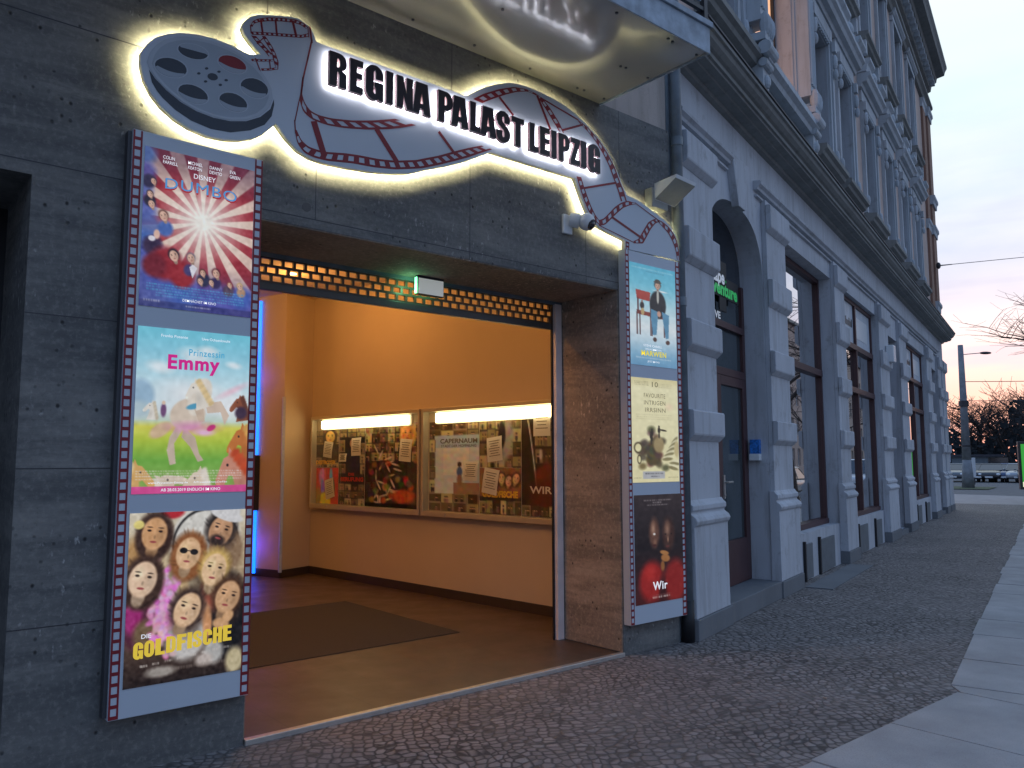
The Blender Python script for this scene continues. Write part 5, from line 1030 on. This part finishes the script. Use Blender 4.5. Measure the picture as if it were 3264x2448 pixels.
for w, (a, b), m_, z1 in ((w2, W2, 15.72, 4.45), (w3, W3, 23.05, 4.43)):
    MB().box(a+.07, m_-.04, 2.935, 2.945, 3.72, z1).build('frosted_sheet', mFrost, w)
    MB().box(m_+.04, b-.07, 2.935, 2.945, 3.72, z1).build('frosted_sheet', mFrost, w)
    MB().box(m_+.25, b-.35, 2.93, 2.934, 3.88, 4.28).build('notice', mWhitePl, w)
    tb = MB(); x = a+.9
    for i in range(13): tb.box(x, x+.07, 2.932, 2.9345, 4.03, 4.03+.10+.05*((i*7) % 3 == 0)); x += .1 if x+.2 < m_-.1 else 0
    tb.build('lettering', mDarkFr, w)
mOr = emit('amber_room_glow', (1, .34, .10), .22)  # glow put into plain panels in place of warm-lit woodwork
MB().box(W2[0]+.15, W2[0]+.85, 3.6, 3.7, .8, 2.7).build('amber_glow_panel', mOr, w2); MB().sphere((16.2, 3.5, 3.15), .12, .12, .05).build('room_lamp', emit('small_lamp_glow', (1, .5, .25), 2.0), w2)
MB().box(W3[0]+.9, W3[0]+1.8, 3.5, 3.6, .8, 2.85).box(W3[1]-1.5, W3[1]-.1, 3.5, 3.6, .75, 1.8).build('amber_glow_panel', mOr, w3)
# cellar openings with grey sheets and stone sills
for a, b in ((11.15, 11.52), (11.98, 12.85), (14.75, 15.5), (16.3, 16.9), (21.9, 22.6), (23.5, 24.2)):
    MB().box(a, b, 2.792, NW-.001, .02, .48).build('cellar_panel', bpy.data.materials.get('slate_grey_panel') or plain('slate_grey_panel', (.13, .145, .155), .7), hs, bevel=.004)
for a, b in ((11.10, 11.149), (11.92, 11.979), (14.69, 14.749), (16.24, 16.299), (21.84, 21.899), (23.44, 23.499)): MB().box(a, b, 2.785, NW-.001, 0, .52).build('cellar_gap', mBlack, hs)
# arched doorway
dr = MB(); n0, n1 = 3.06, 3.12
dr.box(7.80, 7.88, n0, n1, .2, 3.72).box(9.60, 9.68, n0, n1, .2, 3.72).box(7.88, 9.60, n0-.01, n1, 2.57, 2.66).box(7.88, 9.60, n0-.01, n1, 3.12, 3.20)
dr.box(7.88, 8.0, n0-.005, n1-.001, .2, 2.57).box(8.60, 8.76, n0-.005, n1-.001, .2, 2.57).box(9.52, 9.60, n0-.005, n1-.001, .2, 2.57).box(8.0, 8.60, n0-.005, n1-.001, .2, .70).box(8.76, 9.52, n0-.005, n1-.001, .2, .70).box(8.0, 8.60, n0-.005, n1-.001, 2.46, 2.569).box(8.76, 9.52, n0-.005, n1-.001, 2.46, 2.569)
do = dr.build('arched_door', mBrown, hs, bevel=.004)
V, F = shape2d([[(x, z) for x, z in archp if z > 3.5]+[], ], gm(3.10)); mesh_obj('fanlight_pane', (V, F), mDim, do)
MB().quad((7.85, 3.10, 2.6), (9.65, 3.10, 2.6), (9.65, 3.10, 3.73), (7.85, 3.10, 3.73)).quad((7.95, 3.085, .68), (8.62, 3.085, .68), (8.62, 3.085, 2.5), (7.95, 3.085, 2.5)).quad((8.74, 3.085, .68), (9.54, 3.085, .68), (9.54, 3.085, 2.5), (8.74, 3.085, 2.5)).build('glass', glass_pane_mat('door_glass', (.05, .065, .07), .05), do)
MB().box(8.72, 8.76, 3.035, 3.054, 1.18, 1.44).tube((8.74, 3.045, 1.36), (8.74, 3.0, 1.36), .011).tube((8.74, 3.0, 1.36), (8.90, 3.0, 1.36), .012).tube((8.74, 3.054, 1.22), (8.74, 3.028, 1.22), .014).build('handle', mAlu, do)
sg = MB().box(8.30, 8.97, 3.03, 3.045, 3.47, 3.88).box(8.0, 9.38, 3.03, 3.0448, 3.46, 3.70).box(8.72, 8.95, 3.03, 3.0446, 3.30, 3.47).build('door_sign', mBlack, do, label='black cut-out shop sign with white and green lettering in the fanlight')
gw_ = emit('sign_white', (.8, .85, .9), .18); gg_ = emit('sign_green', (.02, .45, .10), .32, (.05, .5, .12))
mesh_obj('lettering', text_mesh('Escape', lambda a, b, d: (a, 3.0285, b), .155, .62, 8.905, 3.70, .05, align='R'), gw_, sg)
mesh_obj('lettering', text_mesh('Adventure', lambda a, b, d: (a, 3.0285, b), .15, 1.15, 9.34, 3.565, .06, align='R'), gg_, sg)
mesh_obj('star', shape2d([[(8.945+.022*(1 if i % 2 else .42)*math.sin(i*PI/5+PI/5), 3.66+.022*(1 if i % 2 else .42)*math.cos(i*PI/5+PI/5)) for i in range(10)]], gm(3.0285)), gg_, sg)
mesh_obj('lettering', text_mesh('LIVE', lambda a, b, d: (a, 3.052, b), .08, .30, 8.80, 3.25, .05, align='R'), gw_, do)
st = MB().box(7.79, 9.70, 2.70, 3.12, 0, .195).build('door_step', mPlinth, hs, bevel=.008)
for a, b in (E1, E2):
    d = MB().box(a, b, 3.10, 3.16, .1, 4.3).box(a+.08, b-.08, 3.07, 3.099, .15, 3.1).build('entrance_door', mBrown, hs)
    MB().box(b-.35, b-.31, 3.04, 3.069, 1.0, 1.2).build('handle', mAlu, d)
    MB().box(a-.0, b+.0, 2.74, 3.1, 0, .099).build('door_step', mPlinth, hs)
lx = thing('leaflet_box', (9.62, 2.96, 1.6), 'small blue-topped leaflet box fixed in the reveal of the arched doorway', 'box', g=True)
MB().box(9.575, 9.679, 2.90, 3.02, 1.60, 1.68).build('tray', mWhitePl, lx, bevel=.004); MB().box(9.60, 9.679, 2.905, 3.015, 1.681, 1.85).build('blue_leaflets', plain('blue_leaflet', (.02, .16, .50), .4, var=.7, nscale=30), lx)
ab = thing('alarm_box', (17.9, 2.76, 3.75), 'small pale alarm box high on the pier left of the first entrance', 'alarm', g=True)
MB().box(18.0, 18.28, 2.60, 2.755, 3.62, 3.98).build('housing', mWhitePl, ab, bevel=.02)
for nm, s_, z_, lab in (('house_number_plate', 17.9, 2.78, 'small dark plate on the pier left of the first entrance'), ('doorbell_panel', 20.3, 1.95, 'small dark bell panel on the pier right of the first entrance')):
    q = thing(nm, (s_, 2.756, z_-.1), lab, 'plate', g=True); MB().box(s_, s_+.12, 2.742, 2.755, z_-.12, z_+.12).build('plate', mDarkFr, q, bevel=.003); MB().box(s_+.03, s_+.09, 2.739, 2.741, z_-.02, z_+.08).build('face', mAlu, q)

# ---------------------------------------------------------------- ground
base = MB().quad((-400, -500, -.14), (900, -500, -.14), (900, 700, -.14), (-400, 700, -.14)).build('ground', mAsph, None); tag(base, 'grey street surface reaching to the horizon', None, None, 'structure')
cb = MB()
A = [Vector((-9, -3.2, 0)), Vector((6.2, -3.2, 0)), G(34, -2.6), G(34, 3.6), G(29.6, 3.6), G(29.6, 3.4), G(7.0, 3.4), Vector((6.2, 5.2, 0)), Vector((5.8, YW+.02, 0)), Vector((-9, YW+.02, 0))]
V = [(p.x, p.y, 0) for p in A]; n = len(V); V += [(p[0], p[1], -.16) for p in V]
cb.add(V, [tuple(range(n))]+[(i, i+n, (i+1) % n+n, (i+1) % n) for i in range(n)])
o = cb.build('cobbled_pavement', mCob, None); tag(o, 'pavement of small dark mosaic cobbles along the house fronts', None, None, 'structure')
rb = MB().box(-1.3, .68, YW+.02, YB+.02, -.1, .01).build('recess_floor', mPlinth, cin)
# granite slabs
sl = MB(); rg = random.Random(2)
x = 6.02
while x > -9:
    w = rg.uniform(.93, 1.02); dy = rg.uniform(-.015, .02); h = .006+rg.uniform(0, .004); sl.box(x-w+.018, x, .62, 2.36+dy, -.02, h); x -= w
s_ = 6.62
gl = MB()
while s_ < 33:
    w = rg.uniform(.72, 1.12); d = rg.uniform(-.02, .02); h = .006+rg.uniform(0, .005); gl.box(s_, s_+w-.020, -.95, .69+d, -.02, h); s_ += w
gl.v = [tuple(G(*p)) for p in gl.v]; sl.add(gl.v, gl.f)
q = [Vector((6.03, 2.36, .007)), Vector((6.03, .62, .007)), G(6.605, -.95, .007), G(6.605, .69, .007)]
sl.add([tuple(p) for p in q]+[(p.x, p.y, -.02) for p in q], [(0, 1, 2, 3), (0, 4, 5, 1), (1, 5, 6, 2), (2, 6, 7, 3), (3, 7, 4, 0)])
o = sl.build('slab_path', mSlab, None, bevel=.004); tag(o, 'path of pale granite slabs running through the cobbled pavement', None, None, 'structure')
kb = MB(); s_ = 6.5
while s_ < 33.9: kb.box(s_, s_+.98, -2.78, -2.6, -.139, .012); s_ += 1.0
gstruct('kerb', kb, mSlab, 'granite kerb at the street edge', .01)
cs = MB().box(10.6, 13.3, 2.35, 2.68, -.02, .012); gstruct('cellar_slabs', cs, mPlinth, 'stone slabs in front of the cellar openings')
gstruct('crossing_path', MB().add([(33.9, 8, -.06), (34.5, -4, -.06), (41.0, -4, -.06), (46.5, 8, -.06), (33.9, 8, -.135), (34.5, -4, -.135), (41, -4, -.135), (46.5, 8, -.135)], [(0, 1, 2, 3), (0, 4, 5, 1), (1, 5, 6, 2), (2, 6, 7, 3)]), mPath, 'pale path crossing beyond the corner')
gstruct('grass_verge', MB().add([(54, 9, -.10), (54, 3.2, -.10), (59, 3.0, -.10), (60, 9, -.10)], [(0, 1, 2, 3)]), mGrass, 'patch of thin grass round the tall pole')

# ---------------------------------------------------------------- street furniture and trees
pl = thing('street_light', (*G(56.8, 4.4).xy, -.12), 'tall tapering concrete pole with a small arm lamp, beyond the corner', 'street lamp')
P0 = G(56.8, 4.4); dR = Vector((_r.x, _r.y, 0)).normalized()
MB().tube((P0.x, P0.y, -.12), (P0.x, P0.y, 1.6), .36, .25, 14).tube((P0.x, P0.y, 1.6), (P0.x, P0.y, 8.75), .25, .15, 14).build('pole', plain('weathered_concrete_pole', (.22, .23, .24), .85, var=.25, nscale=3), pl, smooth=True)
MB().tube((P0.x, P0.y, 4.9), (P0.x, P0.y, 5.25), .30, .28, 12).tube((P0.x, P0.y, 2.4), (P0.x, P0.y, 2.5), .27, .27, 12).build('clamp', mDark, pl)
q = P0+dR*.1; MB().tube((q.x, q.y, 8.15), tuple(P0+dR*1.25+Vector((0, 0, 8.25))), .025, n=8).build('arm', mPipe, pl)
c_ = P0+dR*1.55+Vector((0, 0, 8.25)); lm = MB(); lm.sphere((0, 0, 0), .38, .14, .09, 14, 8); ca, sa = dR.x, dR.y
lm.v = [(c_.x+x*ca-y*sa, c_.y+x*sa+y*ca, c_.z+z) for x, y, z in lm.v]; lm.build('lamp_head', mDark, pl, smooth=True)
P1 = P0+dR*.15
for nm, z_, lab in (('overhead_wire', 5.25, 'lower overhead wire running right from the tall pole'), ('overhead_wire', 6.45, 'upper overhead wire running right from the tall pole')):
    m = MB(); A_ = P1+Vector((0, 0, z_)); B_ = P0+dR*26+Vector((0, -3, z_+.6)); pv = A_
    for i in range(1, 13):
        f = i/12; c = A_.lerp(B_, f)-Vector((0, 0, 1.6*f*(1-f)*.5)); m.tube(pv, c, .022, n=5, cap=False); pv = c
    tag(m.build(nm, mDark, None), lab, 'wire', 'wires over the far street')
m = MB(); A_ = G(28.6, 2.70, 7.82); B_ = G(40.5, -4.0, 10.2); pv = A_
for i in range(1, 11):
    c = A_.lerp(B_, i/10); m.tube(pv, c, .011, n=5, cap=False); pv = c
wr = thing('anchor_wire', tuple(A_), 'thin wire stretched from an iron rosette on the old house out over the street', 'wire'); m.build('wire', mDark, wr)
MB().sphere(tuple(A_), .07, .07, .11).tube(A_, A_.lerp(B_, .05), .022, .015, 8).build('rosette', mDark, wr)
def facing(o): return o
bb = thing('advert_board', (36.23, 11.50, -.12), 'lit green street advertisement board at the right edge, cut off by the picture', 'billboard', rz=math.radians(-58))
OFF[bb.name] = Vector((0, 0, -.12))
MB().box(-.03, 1.35, -.10, .10, .42, 2.32).build('case', mDark, bb, bevel=.02)
MB().box(.06, 1.26, -.125, -.101, .52, 2.22).build('green_face', emit('green_advert_glow', (.04, .36, .04), .8, (.04, .2, .04)), bb)
MB().box(.06, 1.26, -.13, -.126, .52, .72).build('cream_band', emit('cream_advert_glow', (.9, .8, .5), .8), bb)
MB().box(.45, 1.1, -.13, -.126, 1.4, 1.6).build('orange_band', emit('orange_advert_glow', (1, .35, .05), .8), bb)
mesh_obj('lettering', text_mesh('Jetzt', lambda a, b, d: (a, -.128, b), .16, .7, .60, 2.02, .03), emit('pale_advert_glow', (.8, .9, .5), .7), bb)
MB().box(.25, .37, -.06, .06, -.12, .42).box(.95, 1.07, -.06, .06, -.12, .42).build('foot', mDark, bb)

def bare_tree(name, loc, h, label, seed=1, trunk=.16, spread=.5, levels=5, group=None, mtw=None, droop=0, thick=1.0, first=.25, kids=(3, 3, 4, 4, 3)):
    r = random.Random(seed); tb, tw = MB(), MB()
    root = thing(name, tuple(loc), label, 'tree', group)
    def grow(p, d, L, rad, lv):
        n = 3 if lv < 2 else 2; pts = [p]; dd = Vector(d)
        for i in range(n):
            dd = (dd+Vector((r.uniform(-1, 1), r.uniform(-1, 1), r.uniform(-.6, 1)-droop*lv*.25))*.16).normalized(); pts.append(pts[-1]+dd*L/n)
        mb = tb if lv < 2 else tw; e = rad*.62
        for i in range(n): mb.tube(pts[i], pts[i+1], rad+(e-rad)*i/n, rad+(e-rad)*(i+1)/n, 8 if lv < 1 else 5 if lv < 3 else 3, cap=False)
        if lv >= levels: return
        for k_ in range(kids[min(lv, len(kids)-1)]):
            t = r.uniform(first if lv == 0 else .2, 1.0) if k_ else 1.0; f = t*n; i = min(n-1, int(f)); q = pts[i].lerp(pts[i+1], f-i)
            a = r.uniform(0, 2*PI); side = Vector((math.cos(a), math.sin(a), r.uniform(-.1, .5)))
            nd = (dd*(1-spread)+side*spread*r.uniform(.7, 1.4)).normalized()
            grow(q, nd, L*r.uniform(.55, .78), max(rad*(.62 if k_ else .75)*(1-.3*t), .004*thick), lv+1)
    grow(Vector(loc), Vector((r.uniform(-.08, .08), r.uniform(-.08, .08), 1)), h*.36, trunk, 0)
    tb.build('trunk', mBark, root, smooth=True); tw.build('crown', mtw or mTwig, root)
    return root
pt = G(31.5, -2.1, -.1); bare_tree('street_tree', pt, 13.0, 'bare street tree whose fine drooping branches reach in from the right edge', 12, .17, .60, 5, 'bare street trees', droop=.3, kids=(5, 4, 4, 4, 3), first=.5)
pt = G(46, -4.6, -.1); bare_tree('street_tree', pt, 9.0, 'bare street tree farther along the kerb, seen as a reflection in the shop glass', 23, .16, .5, 5, 'bare street trees', thick=2)
FT = [(91.5, 32.5, 12.5, 3, 'bare tree directly behind the corner of the old house'), (93.9, 34.5, 11.5, 4, 'bare tree behind the tall pole'), (79.0, 22.4, 11.5, 5, 'leaning bare tree with a forked dark trunk right of the tall pole'), (104.5, 34.0, 13, 6, 'bare tree in the middle of the far row'), (100.0, 31.5, 12, 7, 'bare tree left of the dark mound'), (90.3, 29.0, 12.5, 8, 'bare tree behind the green advertisement board'), (97.5, 27.5, 14, 9, 'bare tree at the right edge of the far row'), (110, 40.5, 12, 10, 'bare tree farthest back behind the parked cars')]
for x, y, h, sd_, lab in FT:
    bare_tree('bare_tree', (x, y, -.14), h, lab, sd_, .22, .55, 4, 'bare trees beyond the far street', thick=6 if sd_ != 5 else 5, kids=(4, 5, 5, 4), first=.4)
# far thicket as one mass of twigs
r = random.Random(8); tk = MB()
for i in range(9000):
    f = r.random(); ang = math.radians(13+f*15); d = r.uniform(92, 128); x, y = d*math.cos(ang), d*math.sin(ang)
    hmax = (4.6+.7*math.sin(f*9)+.8*math.sin(f*23+1))*(1.0 if ang > math.radians(17.9) else 1.35); z = r.uniform(-.1, 1)**1.2 if False else hmax*r.random()**.8
    a = r.uniform(0, PI); L = r.uniform(.3, .8); w = r.uniform(.04, .16); tx, ty = math.cos(a)*L*.4, math.sin(a)*L*.4; nz_ = r.uniform(-.5, .9)*L
    tk.add([(x-tx, y-ty, z), (x+tx, y+ty, z+nz_*.3), (x+tx*1.2, y+ty*.9, z+nz_+w), (x-tx*.7, y-ty, z+nz_*.7+w)], [(0, 1, 2, 3)])
o = tk.build('thicket', plain('thicket_dark', (.028, .034, .038), .95, var=.4, nscale=.5), None); tag(o, 'dark thicket of undergrowth and bare trees across the far street', 'thicket', None, 'stuff')
kh = thing('flat_roofed_pavilion', (82.89, 29.3, -.14), 'low pale flat-roofed building behind the parked cars', 'building', rz=math.radians(18))
OFF[kh.name] = Vector((0, 0, -.14))
MB().box(-.2, .2, -1.6, 2.6, -.14, 1.9).build('wall', plain('dull_blue_wall', (.15, .18, .20), .8), kh); MB().box(-.5, 2.8, -1.9, 2.9, 1.9, 2.1).build('roof', mRoof, kh); MB().box(-.24, -.201, -2.0, -.4, .6, 1.8).build('window', mDim, kh)
for nm, (x, y), h, w, mt, lab in (('white_sign', (62.02, 22.56), 1.75, .28, mWhitePl, 'tall narrow white sign standing right of the pole'), ('road_sign', (41.91, 16.4), 2.1, .30, mZinc, 'grey road sign on a post just past the corner'), ('road_sign', (42.9, 16.75), 2.3, .34, mDark, 'dark road sign on a post closest to the house corner')):
    q = thing(nm, (x, y, -.14), lab, 'sign'); MB().tube((x, y, -.14), (x, y, h), .035, n=8).build('post', mDark, q)
    z0 = .35 if nm == 'white_sign' else h-.62
    m = MB().obox(Vector((x-.05, y, (z0+h)/2)), dR*w/2, Vector((.3, .3, 0)).normalized()*.02, Vector((0, 0, (h-z0)/2))); m.build('plate', mt, q, bevel=.005)

def car(name, loc, rz, paint, label, group, van=False):
    r = thing(name, loc, label, 'car', group, rz=rz); OFF[r.name] = Vector((0, 0, 0))
    L, W_ = 4.3, .88
    # stations: x, bottom, shoulder, top of the lower body
    S_ = [(-2.15, .42, .60, .66), (-2.05, .30, .66, .82), (-1.7, .24, .72, .92), (-1.2, .22, .74, .96), (-.3, .22, .74, .97), (.6, .22, .74, .96), (1.1, .22, .72, .93), (1.7, .24, .66, .84), (2.05, .30, .58, .72), (2.16, .42, .52, .58)]
    b = MB(); hw = [.66, .80, .87, .88, .88, .88, .88, .86, .78, .62]
    for (x, z0, zm, z1), h in zip(S_, hw):
        b.v += [(x, -h*.9, z0), (x, -h, zm*.7), (x, -h, zm), (x, -h*.90, z1), (x, -h*.5, z1+.03), (x, h*.5, z1+.03), (x, h*.90, z1), (x, h, zm), (x, h, zm*.7), (x, h*.9, z0)]
    n = 10; k_ = len(S_)
    for i in range(k_-1):
        for j_ in range(n): b.f.append((i*n+j_, i*n+(j_+1) % n, (i+1)*n+(j_+1) % n, (i+1)*n+j_))
    b.f += [tuple(range(n))[::-1], tuple(range((k_-1)*n, k_*n))]
    body = b.build('body', paint, r, smooth=True); sb = body.modifiers.new('s', 'SUBSURF'); sb.levels = sb.render_levels = 1
    xb0, xt0, xt1, xb1 = (-2.0, -1.75, .55, 1.25) if van else (-1.85, -1.1, .35, 1.2); zr = 1.80 if van else 1.46
    def tier(x0, x1, z, h): return [(x0, -h, z), (x1, -h, z), (x1, h, z), (x0, h, z)]
    MB().add(tier(xb0, xb1, .95, .80)+tier(xt0+.02, xt1-.02, zr-.05, .64), [(0, 1, 5, 4), (1, 2, 6, 5), (2, 3, 7, 6), (3, 0, 4, 7)]).build('windows', glass_pane_mat('car_glass', (.02, .025, .03), .05) if 'car_glass' not in bpy.data.materials else bpy.data.materials['car_glass'], r)
    rf = MB().add(tier(xt0-.03, xt1+.03, zr-.06, .67)+tier(xt0+.08, xt1-.10, zr+.01, .58), [(0, 1, 5, 4), (1, 2, 6, 5), (2, 3, 7, 6), (3, 0, 4, 7), (4, 5, 6, 7)])
    for sy in (-1, 1):
        for (xa, xb) in ((xb0, xt0), (xb1, xt1), ((xb0+xb1)/2, (xt0+xt1)/2)): rf.obox(Vector(((xa+xb)/2, sy*.735, (.95+zr-.05)/2)), (.035, 0, 0), (0, .012, 0), Vector(((xb-xa)/2, -sy*.075, (zr-1)/2)))
    rf.build('roof', paint, r, bevel=.02)
    for sx in (-1.32, 1.32):
        for sy in (-1, 1):
            w_ = MB().tube((sx, sy*.70, .31), (sx, sy*.90, .31), .31, n=20).build('wheel', mBlack, r, bevel=.02); MB().tube((sx, sy*.901, .31), (sx, sy*.91, .31), .19, n=14).build('rim', mAlu, w_)
    for sy in (-1, 1):
        MB().sphere((2.02, sy*.60, .62), .12, .17, .09, 12, 8).build('headlight', bpy.data.materials.get('headlight_lens') or plain('headlight_lens', (.75, .78, .8), .15), r, smooth=True)
        MB().sphere((-2.06, sy*.68, .74), .08, .12, .10, 12, 8).build('tail_light', bpy.data.materials.get('tail_lens') or plain('tail_lens', (.35, .02, .02), .2), r, smooth=True)
        MB().sphere((.95, sy*.93, 1.0), .07, .09, .06, 10, 6).build('mirror', paint, r)
    MB().box(2.10, 2.165, -.26, .26, .36, .48).build('number_plate', mWhitePl, r)
    return r
def paintm(n, c): t = Mt(n); t.set(col=c, rough=.3, metal=.2, coat=.6); return t.m
pSil, pBlk, pWht, pBlu, pGry = paintm('silver_paint', (.30, .32, .34)), paintm('black_paint', (.02, .02, .025)), paintm('white_paint', (.7, .7, .7)), paintm('blue_paint', (.03, .06, .14)), paintm('grey_paint', (.12, .13, .14))
GC = 'cars parked beyond the far street'
for (x, y), p_, lab in [((69.2, 26.5), pGry, 'grey parked car left of the tall pole, closest to the house corner'), ((69.65, 25.0), pBlk, 'black parked car just right of the tall pole'), ((69.88, 24.1), pBlk, 'second dark parked car right of the tall pole'), ((70.06, 23.3), pBlu, 'dark blue parked car in the middle of the row'), ((70.22, 22.4), pSil, 'silver-grey parked car in the row, third from the advertisement board'), ((70.37, 21.6), pGry, 'grey parked car second from the advertisement board'), ((70.55, 20.7), pBlu, 'dark car partly behind the advertisement board')]:
    car('parked_car', (x+rg.uniform(-.3, .3), y*1.0, -.14), math.radians(198+rg.uniform(-8, 8)), p_, lab, GC)
for k_, (s_, p_, v, lab) in enumerate([(35.5, pSil, False, 'silver car parked at the kerb, mirrored in the first shop window'), (53.5, pWht, True, 'white van-like car at the kerb, mirrored in the second shop window'), (75.0, pWht, False, 'white car at the kerb, mirrored in the third shop window')]):
    q = G(s_, -3.9, -.14); car('parked_car', tuple(q), GA+PI, p_, lab, 'cars parked along the kerb across from the shops', v)
# houses across the street, mirrored in the shop windows
def far_house(s0, s1, n0, hgt, wall, label, rows=4):
    r = thing('town_house', (s0, n0, -.14), label, 'house', 'houses across the street', g=True)
    holes = []; x = s0+1.0
    while x+1.3 < s1:
        for k in range(rows): z = 1.0+k*3.3; holes.append(rc(x, x+1.15, z, z+1.9))
        x += 2.3
    V, F = shape2d([rc(s0, s1, -.14, hgt)]+holes, lambda a, b, d: (a, n0-d, b), .3); mesh_obj('wall', (V, F), wall, r)
    MB().box(s0, s1, n0-9, n0-.32, -.14, hgt-.02).build('rear_block', wall, r)
    for h in holes:
        a, c = h[0]; b = h[2][0]; d = h[2][1]
        w_ = MB().box(a, b, n0-.26, n0-.2, c, c+.08).box(a, b, n0-.26, n0-.2, d-.08, d).box((a+b)/2-.05, (a+b)/2+.05, n0-.26, n0-.2, c+.08, d-.08).box(a, a+.08, n0-.26, n0-.2, c+.08, d-.08).box(b-.08, b, n0-.26, n0-.2, c+.08, d-.08).build('window', mWhitePl, r)
        MB().quad((a, n0-.24, c), (b, n0-.24, c), (b, n0-.24, d), (a, n0-.24, d)).build('pane', mDim, w_)
    MB().sweep([(n0+.4, hgt), (n0-4.5, hgt+3.6), (n0-9.4, hgt)], s0-.2, s1+.2).build('roof', mRoof, r)
far_house(52, 80, -17, 15.0, mStuc, 'plain beige town house across the street, nearest the corner', 4); far_house(80.1, 112, -17, 16.5, mPink, 'taller rose town house across the street, mirrored in the shop glass', 4); far_house(112.1, 150, -17, 15.0, mStuc, 'beige town house at the far end of the opposite row', 4)

# scraps on the cobbles
rs_ = random.Random(5)
for k_, (x, y) in enumerate([(4.9, 3.3), (5.6, 3.75), (5.75, 3.62), (6.9, 3.9), (4.2, 3.9), (7.6, 3.6), (9.6, 4.7), (5.2, 2.9), (3.6, 3.5)]):
    a = rs_.uniform(0, PI); d = Vector((math.cos(a), math.sin(a), 0))
    o = MB().tube(Vector((x, y, .006))-d*.014, Vector((x, y, .006))+d*.014, .004, n=6).build('cigarette_butt', mStuc, None); tag(o, 'pale cigarette butt lying in a joint of the cobbled pavement', 'litter', 'cigarette butts on the cobbles')
